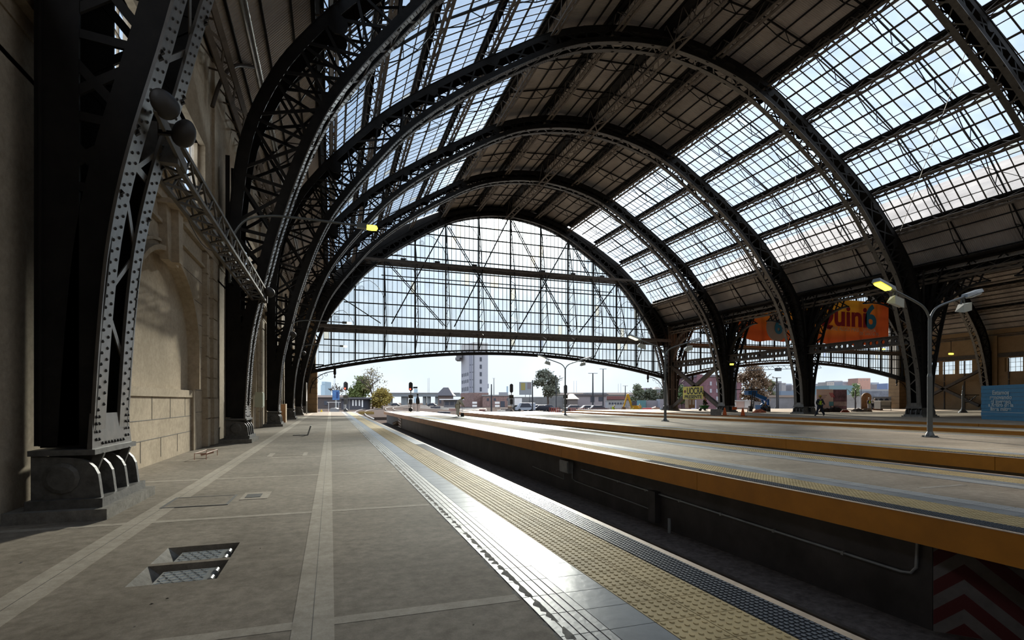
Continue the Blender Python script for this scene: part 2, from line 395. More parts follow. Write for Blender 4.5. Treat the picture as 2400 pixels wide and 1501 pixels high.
for i, (px, py, s) in enumerate([(50,1320,.022),(355,1418,.014),(392,1405,.012),(1110,1464,.012),(318,1468,.01),(610,1287,.008)]):
    p = onz(px, py, 0); m = MB(); a = R()*3
    m.add([(p.x+s*math.cos(a), p.y+s*math.sin(a), .004), (p.x-s*.3*math.sin(a), p.y+s*.3*math.cos(a), .008), (p.x-s*math.cos(a), p.y-s*math.sin(a), .003), (p.x+s*.3*math.sin(a), p.y-s*.3*math.cos(a), .002)], [(0,1,2,3),(3,2,1,0)])
    solo(m, 'fallen_leaf', mat('dry leaf', (.03, .022, .015), .8), ['dark twig-like dry leaf at the far left of the floor','dry leaf left of a pair below the sunken hatches','dry leaf right of a pair below the sunken hatches','dry leaf beside the tile seam in the foreground','small dry leaf near the bottom edge left of the pale band','tiny dry leaf right of the sunken hatches'][i], 'leaf', loc=p)

# ---- other platforms: (left edge, right edge, far end)
def island(x0, x1, ye, label, tiles=True, ff=True, far=True, dome=17, right=True, body=-99):
    m = MB(); rec = .35
    m.box(x0+.12, x1, REAR, ye, -.30, 0)
    m.box(x0+rec, x1-.2, max(body, REAR), ye-.15, -1.4, -.30)
    if body > -10: m.box(x0+1.7, x1-.2, REAR, body, -1.4, -.30)
    o = struct(m, 'platform', [FLOOR_B], label)
    f = MB(); y = -16.0
    while y < ye:
        y1 = min(y+6.02, ye); f.box(x0, x0+.12, y, y1-.012, -.33, -.002); y = y1
    f.build('orange_fascia', ORANGE, o)
    tile_band(o, x0, 1, -2 if tiles else 5, ye-.3, dome, grooves=True, seg=5, studs_to=(10 if tiles else 0), fine=tiles)
    if right:
        tile_band(o, x1, -1, 2, ye-.3, dome+6, grooves=True, seg=5, studs_to=0, fine=False)
    s = MB()
    for k in range(0, 20):
        y = 1.6+3.9*k
        if y < ye: s.box(x0+2.0, x1-1.9, y-.05, y+.05, -.01, .003)
    s.build('screed_joint', SCREED, o)
    w = MB()
    return o
pl2 = island(6.35, 11.2, 68.5, 'island platform with orange edge across the first track', body=4.28)
w = MB(); w.box(6.69, 6.71, 4.28, 68.3, -1.4, -.31); w.build('sooty_wall', PITW, pl2)
pl3 = island(14.75, 24.6, 63.3, 'second island platform carrying the lamp posts', dome=24)
pl4 = island(28.0, 31.3, 62.0, 'third narrow island platform with orange edge', tiles=False, dome=0, right=False)
m = MB(); m.box(35.42, 101, REAR, YEND+9, -1.0, 0); pl5 = struct(m, 'platform', FLOOR_B, 'wide right hand platform of the second nave')
f = MB(); y = -16.0
while y < YEND+8:
    f.box(35.3, 35.42, y, min(y+6.0, YEND+9)-.012, -.33, -.002); y += 6.02
f.build('orange_fascia', ORANGE, pl5)
# chevron board under the near end of the island platform
t = thing('chevron_board', 'red and white chevron panel under the orange platform edge', 'warning board', (6.69, 4.27, -1.4))
dv = Vector((.66, -.751, 0)).normalized(); L_ = 1.7; nrm = Vector((dv.y, -dv.x, 0))
P = lambda u, z, e=0: Vector((6.69, 4.27, 0)) + dv*u + Vector((0,0,z)) + nrm*e
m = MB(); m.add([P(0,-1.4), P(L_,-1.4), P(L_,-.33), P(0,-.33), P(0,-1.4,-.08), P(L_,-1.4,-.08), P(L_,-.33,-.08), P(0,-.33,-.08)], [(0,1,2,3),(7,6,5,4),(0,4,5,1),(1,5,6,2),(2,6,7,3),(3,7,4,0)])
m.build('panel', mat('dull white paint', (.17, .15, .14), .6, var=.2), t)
m = MB(); uc = .28; 
def clipz(poly):
    out = []
    for zc, sgn in ((-.335, 1), (-1.395, -1)):
        out = []
        for i in range(len(poly)):
            a, c = poly[i], poly[(i+1) % len(poly)]
            ia = (a[1]-zc)*sgn <= 0; ic = (c[1]-zc)*sgn <= 0
            if ia: out.append(a)
            if ia != ic:
                q = (zc-a[1])/(c[1]-a[1]); out.append((a[0]+(c[0]-a[0])*q, zc))
        poly = out
        if not poly: return []
    return poly
for k in range(-4, 7):
    top = -1.25 + k*.34
    for u0, u1 in ((.0, uc), (uc, 1.68)):
        za = top - abs(u0-uc)*.85; zb = top - abs(u1-uc)*.85
        q = clipz([(u0, za), (u1, zb), (u1, zb-.175), (u0, za-.175)])
        if len(q) > 2: m.add([P(u, z, .004) for u, z in q], [tuple(range(len(q)))])
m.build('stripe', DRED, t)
t = thing('stripe_marker', 'small red striped marker on the platform side near its far end', 'warning board', (6.3, 55.5, -.9))
m = MB(); m.box(6.62, 6.68, 53.5, 55.6, -1.35, -.36); m.build('panel', WHITE, t)
m = MB()
for k in range(4): z = -1.3+k*.27; m.add([(6.615, 53.5, z), (6.615, 55.6, z+.12), (6.615, 55.6, z+.25), (6.615, 53.5, z+.13)], [(0,1,2,3)])
m.build('stripe', DRED, t)
# pipes and boxes on the sooty wall
t = thing('conduit_pipe', 'long thin pipe along the sooty wall under the orange edge', 'pipe', (6.66, 9, -.7))
m = MB(); xw = 6.655
m.tube([(xw, 13.4, -.62), (xw, 4.62, -.80), (xw, 4.50, -.78), (xw, 4.44, -.70), (xw, 4.42, -.34)], .019, 8); m.build('main_run', GREYP, t)
m = MB(); m.tube([(xw, 14.0, -.55), (xw, 14.0, -.95), (xw, 13.8, -1.0), (xw, 9.9, -1.08)], .014, 6); m.build('branch_run', GREYP, t); m = MB(); m.tube([(xw, 14.6, -.9), (xw, 14.6, -1.05), (xw, 17.2, -.97)], .014, 6); m.build('branch_run', GREYP, t)
for y in (5.4, 6.6, 7.8, 9.0, 10.2, 11.4, 12.6):
    m = MB(); m.box(xw-.022, xw+.03, y-.02, y+.02, -.62-(13.4-y)*.0205-.026, -.62-(13.4-y)*.0205+.026); m.build('clip', GREYP, t)
t = thing('junction_box', 'grey junction box with pipes on the sooty platform wall', 'box', (6.6, 14.3, -.6))
m = MB(); m.box(6.52, 6.69, 14.0, 14.6, -.80, -.45); m.build('case', GREYP, t); m = MB(); m.box(6.5, 6.53, 14.03, 14.57, -.77, -.48); m.build('lid', GREYP, t)
t = thing('wall_stub', 'small bracket and downpipe low on the sooty platform wall', 'bracket', (6.6, 9.8, -.9))
m = MB(); m.box(6.55, 6.69, 9.7, 9.95, -1.3, -.64); m.build('bracket', PITW, t); m = MB(); m.tube([(6.56, 9.2, -1.4), (6.56, 9.2, -1.1)], .035, 8); m.build('pipe_stub', GREYP, t)

# ---- rails
def rail(path, w=.07, h=.14):
    m = MB()
    for a, c in zip(path, path[1:]): m.bar(a, c, w, h)
    return m
def rthing(label, paths, group=None, sleepers=None):
    t = thing('railway_track', label, 'track', tuple(paths[0][0]))
    for p in paths: rail(p).build('rail', RAIL, t)
    if sleepers:
        s = MB()
        a, c = paths[0], paths[1]
        for i in range(0, len(a)-1, 1):
            d = (c[i]-a[i]); s.bar(a[i]-d*.3-Vector((0,0,.12)), c[i]+d*.3-Vector((0,0,.12)), .22, .1)
        s.build('sleeper', mat('sleeper', (.22,.18,.15), .8), t)
    return t
def pxpath(pts, z=-.85, n=5): return catmull([onz(x, y, z) for x, y in pts], n)
A = pxpath([(877,983),(862,976),(856,971.2),(854.6,967.5),(860,963.3),(873,960),(896,957.4),(930,955),(975,953.2)])
B = pxpath([(843,976),(835.5,970.5),(833.5,965.5),(848,960),(873,956.2),(906,953.6),(938,951.6),(976,950.2)])
rthing('shining track curving away to the right past the near platform end', [A, B])
A = pxpath([(975,966.3),(945,964.2),(926,961.4),(921,958),(925,954.9),(938,952.6),(965,950.6)])
B = pxpath([(925,966.5),(910,963.8),(903.5,960.4),(905.5,956.5),(916,953.6),(935,951.3),(960,949.4)])
rthing('second curved track beside the end of the island platform', [A, B])
for i, (ya, yb) in enumerate([(960.5, 968.5), (957.5, 963.5), (955, 960)]):
    A = pxpath([(985, ya-3.5), (1050, ya), (1140, yb)]); B = pxpath([(985, ya-4.6), (1050, ya-1.5), (1140, yb-1.6)])
    rthing(['nearest straight yard track below the white tower', 'middle straight yard track below the white tower', 'farthest straight yard track below the white tower'][i], [A, B])
# rails in the pit under the first platform edge
t = thing('railway_track', 'dark track in the pit between the first two platforms', 'track', (4.7, 10, -1.4))
for x in (3.9, 5.5): m = MB(); m.box(x-.035, x+.035, 2, 62, -1.4, -1.25); m.build('rail', IRON2, t)

# ---- left wall with pilasters, blind arches, keystones, cornice and high windows
XW = -3.42; EAVE = 13.2
lw = MB()
NR = .14                                                   # depth of blind arch recess
for k in range(-2, 5):
    yc = Y0 + BAY*(k+.5); ya, yb = yc-BAY/2, yc+BAY/2
    if k == -2: ya = REAR
    nw, zs = 2.55, 2.55                                    # half width and springing height of the blind arch
    n = 14; arc = [(yc - nw*math.cos(math.pi*i/n), zs + 1.95*math.sin(math.pi*i/n)) for i in range(n+1)]
    # wall face around the arch
    lw.quad((XW, ya, 0), (XW, arc[0][0], 0), (XW, arc[0][0], zs), (XW, ya, zs)); lw.quad((XW, arc[-1][0], 0), (XW, yb, 0), (XW, yb, zs), (XW, arc[-1][0], zs))
    lw.quad((XW, ya, zs), (XW, arc[0][0], zs), (XW, arc[0][0], 5.9), (XW, ya, 5.9)); lw.quad((XW, arc[-1][0], zs), (XW, yb, zs), (XW, yb, 5.9), (XW, arc[-1][0], 5.9))
    for (a, z), (c, w_) in zip(arc, arc[1:]):
        lw.quad((XW, a, z), (XW, c, w_), (XW, c, 5.9), (XW, a, 5.9)); lw.quad((XW, a, z), (XW-NR, a, z), (XW-NR, c, w_), (XW, c, w_))
        lw.quad((XW-NR, a, 0), (XW-NR, c, 0), (XW-NR, c, w_), (XW-NR, a, z))
    for y in (arc[0][0], arc[-1][0]): lw.quad((XW, y, 0), (XW-NR, y, 0), (XW-NR, y, zs), (XW, y, zs))
    # upper wall round the window
    w0, w1, z0, z1 = yc-3.9, yc+3.9, 6.55, 8.65
    lw.quad((XW, ya, 5.9), (XW, yb, 5.9), (XW, yb, z0), (XW, ya, z0)); lw.quad((XW, ya, z1), (XW, yb, z1), (XW, yb, EAVE), (XW, ya, EAVE))
    lw.quad((XW, ya, z0), (XW, w0, z0), (XW, w0, z1), (XW, ya, z1)); lw.quad((XW, w1, z0), (XW, yb, z0), (XW, yb, z1), (XW, w1, z1))
    for (a, c) in (((w0, z0), (w1, z0)), ((w1, z0), (w1, z1)), ((w1, z1), (w0, z1)), ((w0, z1), (w0, z0))):
        lw.quad((XW, *a), (XW-.35, *a), (XW-.35, *c), (XW, *c))
lw.quad((-4.2, REAR, -.5), (-4.2, YEND+1.5, -.5), (-4.2, YEND+1.5, 5.8), (-4.2, REAR, 5.8))
lwall = struct(lw, 'wall_left', STONE, 'rendered stone side wall with blind arches and high windows')
nm = 0
def windows(side, xw, thick, ycs, z0, z1, halfw, nl, mw, m_, glass):
    global nm
    for yc in ycs:
        nm += 1
        o = bpy.data.objects.new('window_%d' % nm, None); COL.objects.link(o); o.location = (xw, yc, z0); o['kind'] = 'structure'; ORG[o.name] = Vector((xw, yc, z0))
        o['label'] = 'three light high window in the %s wall, bay at %.0f metres' % (side, yc)
        fr = MB(); gl = MB()
        for i in range(nl):
            a = yc-halfw+i*(2*halfw/nl); c = a+2*halfw/nl
            fr.box(xw-.08, xw+.08, a-mw/2, a+mw/2, z0, z1)
            for q in range(1, 4): y = a+(c-a)*q/4; fr.box(xw-.02, xw+.02, y-.02, y+.02, z0, z1)
            for q in (1, 2): z = z0+(z1-z0)*q/3; fr.box(xw-.02, xw+.02, a, c, z-.02, z+.02)
            for q in range(4):
                for r in range(3):
                    y = a+(c-a)*q/4; z = z0+(z1-z0)*r/3
                    gl.quad((xw, y, z), (xw, y+(c-a)/4, z), (xw, y+(c-a)/4, z+(z1-z0)/3), (xw, y, z+(z1-z0)/3))
        fr.box(xw-.08, xw+.08, yc+halfw-mw/2, yc+halfw+mw/2, z0, z1); fr.box(xw-.1, xw+.1, yc-halfw, yc+halfw, z0-.08, z0); fr.box(xw-.1, xw+.1, yc-halfw, yc+halfw, z1, z1+.08)
        fr.build('window_frame', m_, o); gl.build('window_pane', glass, o)
windows('left', XW-.25, .3, [Y0+BAY*(k+.5) for k in range(0, 5)], 6.55, 8.65, 3.9, 3, .3, STONE, GLASS_R)
# mouldings
m = MB()
for k in range(-1, 5):
    yc = Y0+BAY*(k+.5)
    n = 20; nw, zs = 2.62, 2.55
    pts = [(XW+.05, yc-nw, 1.62), ] + [(XW+.05, yc - nw*math.cos(math.pi*i/n), zs + 2.02*math.sin(math.pi*i/n)) for i in range(n+1)] + [(XW+.05, yc+nw, 1.62)]
    for a, c in zip(pts, pts[1:]): m.bar(a, c, .10, .16, (0, Vector(c).z-Vector(a).z, -(Vector(c).y-Vector(a).y)) if False else (1,0,0))
    pts = [(XW+.02, y + (-.16 if y < yc else .16), z+(.14 if z > zs else 0)) for _, y, z in pts]
    for a, c in zip(pts, pts[1:]): m.bar(a, c, .06, .07, (1,0,0))
m.build('arch_moulding', STONE, lwall)
m = MB()
for k in range(-1, 5):
    yc = Y0+BAY*(k+.5)
    # keystone bracket: wedge with a central rib
    for y0, y1, dx in ((-.55, -.2, .16), (-.2, .2, .30), (.2, .55, .16)):
        m.prism([(XW, yc+y0*.72, 4.32), (XW, yc+y1*.72, 4.32), (XW, yc+y1, 5.45), (XW, yc+y0, 5.45)], (dx, 0, 0))
    m.box(XW, XW+.42, yc-.62, yc+.62, 5.45, 5.55)
m.build('keystone', STONE, lwall)
m = MB()
m.box(XW, XW+.10, REAR, YEND+1, 5.55, 5.75); m.box(XW, XW+.22, -16, YEND+1, 5.75, 5.9); m.box(XW, XW+.34, -16, YEND+1, 5.9, 6.05); m.box(XW, XW+.08, -16, YEND+1, 5.05, 5.12)
m.build('cornice', STONE, lwall)
m = MB()
for k in range(-1, 5):
    yc = Y0+BAY*(k+.5); 
    m.box(XW-NR, XW-.02, yc-2.53, yc+2.53, 1.40, 1.58); m.box(XW-NR, XW-.06, yc-2.53, yc+2.53, 0, 1.40)
m.build('dado', STONE, lwall)
m = MB()
for k in range(-1, 5):
    yc = Y0+BAY*(k+.5); x = XW-.058
    for z in (.52, .92): m.box(x-.01, x+.004, yc-2.5, yc+2.5, z-.006, z+.006)
    for i in range(4): 
        m.box(x-.01, x+.004, yc-2+i*1.3, yc-1.99+i*1.3, .92, 1.40); m.box(x-.01, x+.004, yc-1.4+i*1.3, yc-1.39+i*1.3, 0.1, .52)
    for z in (1.0, 1.6, 2.2, 2.8, 3.4, 4.0, 4.6):
        e = 2.75 if z < 2.6 else 2.75*math.sqrt(max(.0, 1-((z-2.55)/2.2)**2))
        for s in (-1, 1):
            a, c = sorted((yc+s*max(e, .6), yc+s*3.5)); m.box(XW-.01, XW+.004, a, c, z-.006, z+.006)
m.build('mortar_joint', GROUT, lwall)
# rusticated pilasters either side of every arch foot
for k in range(0, 6):
    yr = Y0+BAY*k; m = MB()
    for s in (-1, 1):
        z = 0.0
        for y0, y1, dx in ((.85, 1.45, .16), (1.45, 1.85, .07), (1.9, 2.15, .13)):
            a, c = sorted((yr+s*y0, yr+s*y1)); m.box(XW, XW+dx-.035, a+.015, c-.015, 0, 5.5)
            for q in range(9):
                z0 = .22+q*.585 if q else 0; z1 = .22+(q+1)*.585
                m.box(XW, XW+dx+(.02 if q < 2 else 0), a, c, z0+.02, z1-.02)
    m.box(XW, XW+.08, yr-.85, yr+.85, 0, EAVE)
    m.build('pilaster', STONE, lwall)
# ================================================================ arch trusses
PAIR = [((0,24.75),(0,25.8)),((3,24.45),(3.15,25.5)),((6,23.75),(6.3,24.75)),((8.3,22.75),(8.8,23.75)),((10.5,21.45),(11.1,22.4)),((12.5,20.15),(13.2,21.1)),
        ((14.2,18.95),(15.0,19.9)),((16,17.5),(16.95,18.5)),((17.6,15.95),(18.8,17.0)),((19.5,13.6),(21.0,14.7)),((20.4,12.4),(22.1,13.4)),((21.3,11),(23.1,11.9)),
        ((22.05,9.3),(23.95,9.8)),((22.8,7),(24.3,7.3)),((23.2,5.4),(24.35,5.5)),((23.5,4.2),(24.35,4.3)),((23.68,3.2),(24.35,3.25)),((23.78,2.1),(24.35,2.15)),((23.85,.78),(24.35,.8))]
half_i = catmull([(d, z, 0) for (d, z), _ in PAIR], 4); half_o = catmull([(d, z, 0) for _, (d, z) in PAIR], 4)
INN = [(-p.x, p.y) for p in reversed(half_i)] + [(p.x, p.y) for p in half_i[1:]]
OUT = [(-p.x, p.y) for p in reversed(half_o)] + [(p.x, p.y) for p in half_o[1:]]
NP = len(INN)
def normals(pts):
    out = []
    for i in range(len(pts)):
        a = pts[max(i-1,0)]; c = pts[min(i+1,len(pts)-1)]; dx, dz = c[0]-a[0], c[1]-a[1]; l = math.hypot(dx, dz)
        out.append((-dz/l, dx/l))          # outward (up at the crown)
    return out
NI = normals(INN); NO = normals(OUT)
def ribbon(mb, pts, nor, y0, y1, e0, e1, mi=0):
    v = []; f = []
    for (x, z), (nx, nz) in zip(pts, nor):
        v += [(x+nx*e0, y0, z+nz*e0), (x+nx*e0, y1, z+nz*e0), (x+nx*e1, y1, z+nz*e1), (x+nx*e1, y0, z+nz*e1)]
    for i in range(len(pts)-1):
        o = i*4
        for k in range(4): f.append((o+k, o+(k+1)%4, o+4+(k+1)%4, o+4+k))
    f.append((3,2,1,0)); o = (len(pts)-1)*4; f.append((o,o+1,o+2,o+3)); mb.add(v, f, mi)
def arclen(pts):
    s = [0.0]
    for a, c in zip(pts, pts[1:]): s.append(s[-1]+math.hypot(c[0]-a[0], c[1]-a[1]))
    return s
def at_len(pts, S, s):
    for i in range(len(S)-1):
        if S[i+1] >= s:
            t = (s-S[i])/(S[i+1]-S[i]); return (pts[i][0]+(pts[i+1][0]-pts[i][0])*t, pts[i][1]+(pts[i+1][1]-pts[i][1])*t), i
    return pts[-1], len(pts)-2
def dome(mb, c, n, r, h, mi):
    n = Vector(n); a = n.orthogonal().normalized(); b_ = n.cross(a); v = []
    for rr, hh in ((r, 0), (r*.78, h*.65), (r*.35, h)):
        for k in range(7):
            t = 2*math.pi*k/7; v.append(Vector(c)+(a*math.cos(t)+b_*math.sin(t))*rr+n*hh)
    f = [(q*7+k, q*7+(k+1)%7, q*7+7+(k+1)%7, q*7+7+k) for q in range(2) for k in range(7)] + [tuple(range(14, 21))]
    mb.add(v, f, mi)
SI = arclen(INN)
def make_rib(label, k):
    t = thing('arch_truss', label, 'arch', (XC, Y0+BAY*k, 0), group='iron arch trusses of the main nave')
    for sg in (-1, 1):
        m = MB(); y0, y1 = sorted((sg*.55, sg*.22)); ribbon(m, INN, NI, y0, y1, 0, .035)
        y0, y1 = sorted((sg*.52, sg*.49)); ribbon(m, INN, NI, y0, y1, .03, .34, 2)
        s = .42; j = 0
        while s < 30.0:
            (x, z), i = at_len(INN, SI, s); n = (-NI[i][0], 0, -NI[i][1])
            for q in range(2):
                yy = sg*(.31 if (q+j) % 2 else .46)
                dome(m, (x, yy, z), n, .021, .017, 1)
                break
            j += 1; s += .066 if s < 9 else .085
        m.build('inner_flange', [FLANGE, RIVET, STEEL], t, world=False)
    m = MB(); s = 1.0; L = SI[-1]; j = 0; P0 = None     # lacing bars between the flanges
    while s < L-1.0:
        (x, z), i = at_len(INN, SI, s); e = .045; p = (x+NI[i][0]*e, -.40 if j % 2 else .40, z+NI[i][1]*e)
        if P0: m.bar(P0, p, .075, .015, (NI[i][0], 0, NI[i][1]))
        P0 = p; j += 1; s += .72 if (s < 12 or s > L-12) else .8
    s = 3.4
    while s < L-3:
        (x, z), i = at_len(INN, SI, s); e = .05
        m.bar((x+NI[i][0]*e, -.4, z+NI[i][1]*e), (x+NI[i][0]*e, .4, z+NI[i][1]*e), .09, .02, (NI[i][0], 0, NI[i][1])); s += 3.6
    m.build('lacing', FLANGE, t, world=False)
    m = MB(); ribbon(m, OUT, NO, -.55, .55, -.03, 0); 
    for sg in (-1, 1):
        y0, y1 = sorted((sg*.52, sg*.48)); ribbon(m, OUT, NO, y0, y1, -.36, -.02)
    m.build('outer_chord', STEEL, t, world=False)
    for sg in (-1, 1):                                   # side webs: posts and crossed diagonals
        m = MB(); y = sg*.49; idx = list(range(10, NP-10, 3)); up = (0,1,0)
        for a, c in zip(idx, idx[1:]+[None]):
            A = (INN[a][0], y, INN[a][1]); B = (OUT[a][0], y, OUT[a][1]); m.bar(A, B, .10, .05, up)
            if c is not None:
                m.bar(A, (OUT[c][0], y, OUT[c][1]), .10, .04, up); m.bar(B, (INN[c][0], y, INN[c][1]), .10, .04, up)
        for s in (1, -1):                                # gusset plates at the purlin seats
            for d, z in ((4.1,25.0),(8.6,23.5),(12.4,21.5),(16.1,19.0),(19.2,16.6),(21.4,13.9)):
                m.lathe([(.34, y-.03), (.34, y+.03)], (s*d*.985, 0, z-.05), 10, axis='Y')
        m.build('side_web', STEEL, t, world=False)
        for s in (1, -1):                                # solid foot plate with a hollow top
            m = MB()
            pts = [(23.85,.78),(23.78,2.1),(23.68,3.2),(23.5,4.3)]; inn = [(s*a, z) for a, z in pts]
            top = [(s*(23.62), 3.7), (s*23.75, 3.35), (s*23.95, 3.2), (s*24.12, 3.35), (s*24.2, 3.75)]
            poly = inn[:3] + top + [(s*24.35, 4.3), (s*24.35, .78)]
            y0, y1 = sorted((y, y+sg*.02)); m.prism([(x, y0, z) for x, z in poly], (0, y1-y0, 0))
            m.bar((s*24.35, y, .8), (s*24.35, y, 9), .02, .12, (1,0,0)) 
            for z in (1.0, 1.4, 1.8, 2.2, 2.6, 3.0): pass
            for z in [1.0+.11*q for q in range(20)]: dome(m, (s*24.27, y+sg*.02, z), (0, sg, 0), .018, .012, 0)
            m.build('foot_plate', STEEL, t, world=False)
    for s in (1, -1):                                    # foot: riveted plate, cast shoe with curved fins, concrete slab
        m = MB()
        m.add([(s*23.85,-.55,1.16),(s*23.85,.55,1.16),(s*23.83,.62,.76),(s*23.83,-.62,.76),(s*23.88,-.55,1.16),(s*23.88,.55,1.16),(s*23.88,.62,.76),(s*23.88,-.62,.76)], [(0,1,2,3),(7,6,5,4),(0,4,5,1),(1,5,6,2),(2,6,7,3),(3,7,4,0)])
        for yy in (-.5,-.42,.42,.5):
            for z in (.86,.95,1.04,1.12): dome(m, (s*23.832, yy, z), (-s, 0, 0), .02, .016, 1)
        for q in range(8): dome(m, (s*23.83, -.33+q*.094, .81), (-s, 0, 0), .02, .016, 1)
        m.build('riveted_foot', [FLANGE, RIVET], t, world=False)
        m = MB(); a, c = sorted((s*23.79, s*24.4)); m.box(a, c, -.66, .66, .70, .76)
        for yy in (-.6, -.2, .2, .6):
            poly = [(s*24.38, .22), (s*23.74, .22), (s*23.76, .40)] + [(s*(23.76+.24*(1-math.cos(q*math.pi/10))), .40+.27*math.sin(q*math.pi/10)) for q in range(1, 6)] + [(s*24.38, .70)]
            m.prism([(x, yy-.035, z) for x, z in poly], (0, .07, 0))
        m.lathe([(.17, -.62), (.17, .62)], (s*24.1, 0, .45), 12, axis='Y')
        m.lathe([(.13, -.67), (.17, -.655), (.17, -.62)], (s*24.1, 0, .45), 12, axis='Y')
        for yy in (-.42, .42): m.bar((s*23.82, yy, .72), (s*23.98, yy, .24), .09, .05, (0,1,0))
        a, c = sorted((s*23.70, s*24.4)); m.box(a, c, -.72, .72, .12, .22)
        m.build('shoe', SHOE, t, world=False)
        m = MB(); a, c = sorted((s*23.62, s*24.55)); m.box(a, c, -.84, .84, -.02, .12); m.build('plinth', MORTAR, t, world=False)
    return t
RIBL = ['nearest arch truss, its riveted grey foot filling the left foreground',
        'second arch truss from the camera, beside the curved lamp arm on the left wall',
        'third arch truss from the camera, crown cut by the upper centre of the view',
        'fourth arch truss from the camera, one before the last full arch',
        'last full arch truss before the glazed gable',
        'end arch truss framing the glazed gable']
rib0 = make_rib(RIBL[0], 0); RIBS = [rib0]
for k in range(1, 6):
    r = copy_tree(rib0); r.location = (XC, Y0+BAY*k, 0); r['label'] = RIBL[k]; RIBS.append(r); ORG[r.name] = Vector(r.location)
for k, lb in ((2, 'arch truss of the second nave springing from behind the tall lamp post'), (3, 'arch truss of the second nave springing from the middle lattice column'),
              (4, 'arch truss of the second nave springing from the column beside the yellow sign'), (5, 'end arch truss of the second nave behind the orange banner')):
    r = copy_tree(rib0); r.location = (XC+NAVE2, Y0+BAY*k, 0); r['label'] = lb; r['group'] = 'iron arch trusses of the second nave'; ORG[r.name] = Vector(r.location)

# ================================================================ roof
RP = [(0,26.25),(4.1,25.95),(8.7,24.65),(12.55,22.75),(16.45,20.4),(19.4,17.9),(21.75,15.15),(24.85,11.6)]
RY0, RY1 = REAR, YEND+.7
def roof_pt(i, s): return (XC+s*RP[i][0], RP[i][1])
def sheet(mb, xc, i, s, y0, y1, t=.04):
    (a, za), (c, zc) = RP[i], RP[i+1]; n = Vector((zc-za, 0, -(c-a))).normalized()*-1; n = Vector((n.x*s, 0, n.z))*t
    p = [(xc+s*a, y0, za), (xc+s*a, y1, za), (xc+s*c, y1, zc), (xc+s*c, y0, zc)]
    mb.add(p+[tuple(Vector(q)+n) for q in p], [(3,2,1,0),(4,5,6,7),(0,1,5,4),(1,2,6,5),(2,3,7,6),(3,0,4,7)])
def lerp(a, b_, t): return a+(b_-a)*t
m = MB()
for s in (1, -1):
    for i in (0, 1, 6): sheet(m, XC, i, s, RY0, RY1)
ceil = struct(m, 'ceiling', CORR, 'corrugated vault of the main nave')
m = MB()
for s in (1, -1):
    for i in (0, 1, 6):
        for q in (.25, .5, .75):
            x = XC+s*lerp(RP[i][0], RP[i+1][0], q); z = lerp(RP[i][1], RP[i+1][1], q)-.06; m.box(x-.035, x+.035, RY0, RY1, z-.06, z+.02)
m.build('sheeting_rail', STEEL, ceil)
m = MB()
for s in (1, -1):
    for i in range(7): sheet(m, XC+NAVE2, i, s, RY0, RY1)
ceil2 = struct(m, 'ceiling', CORR, 'dark corrugated vault of the second nave')
m = MB()
for s in (1, -1):
    for i in range(7):
        for q in (.2, .4, .6, .8):
            x = XC+NAVE2+s*lerp(RP[i][0], RP[i+1][0], q); z = lerp(RP[i][1], RP[i+1][1], q)-.08; m.box(x-.05, x+.05, RY0, RY1, z-.1, z+.02)
m.build('sheeting_rail', IRON2, ceil2)
# trussed rafters between the arches (two per bay), part of the vault
for k in range(-1, 5):
    for q in (1/3, 2/3):
        y = Y0+BAY*(k+q); m = MB()
        for s in (1, -1):
            for i in range(7):
                (a, za), (c, zc) = RP[i], RP[i+1]; A = Vector((XC+s*a, y, za-.1)); B = Vector((XC+s*c, y, zc-.1)); M = (A+B)/2
                n = Vector((-(B-A).z, 0, (B-A).x)); n = n if n.z < 0 else -n; n.normalize(); D = .62
                m.bar(A, B, .07, .09); K1 = A.lerp(B, .38)+n*D; K2 = A.lerp(B, .62)+n*D
                m.bar(A+n*.25, K1, .045); m.bar(K1, K2, .045); m.bar(K2, B+n*.25, .045); m.bar(K1, M, .035); m.bar(K2, M, .035)
        m.build('trussed_rafter', STEEL, ceil)
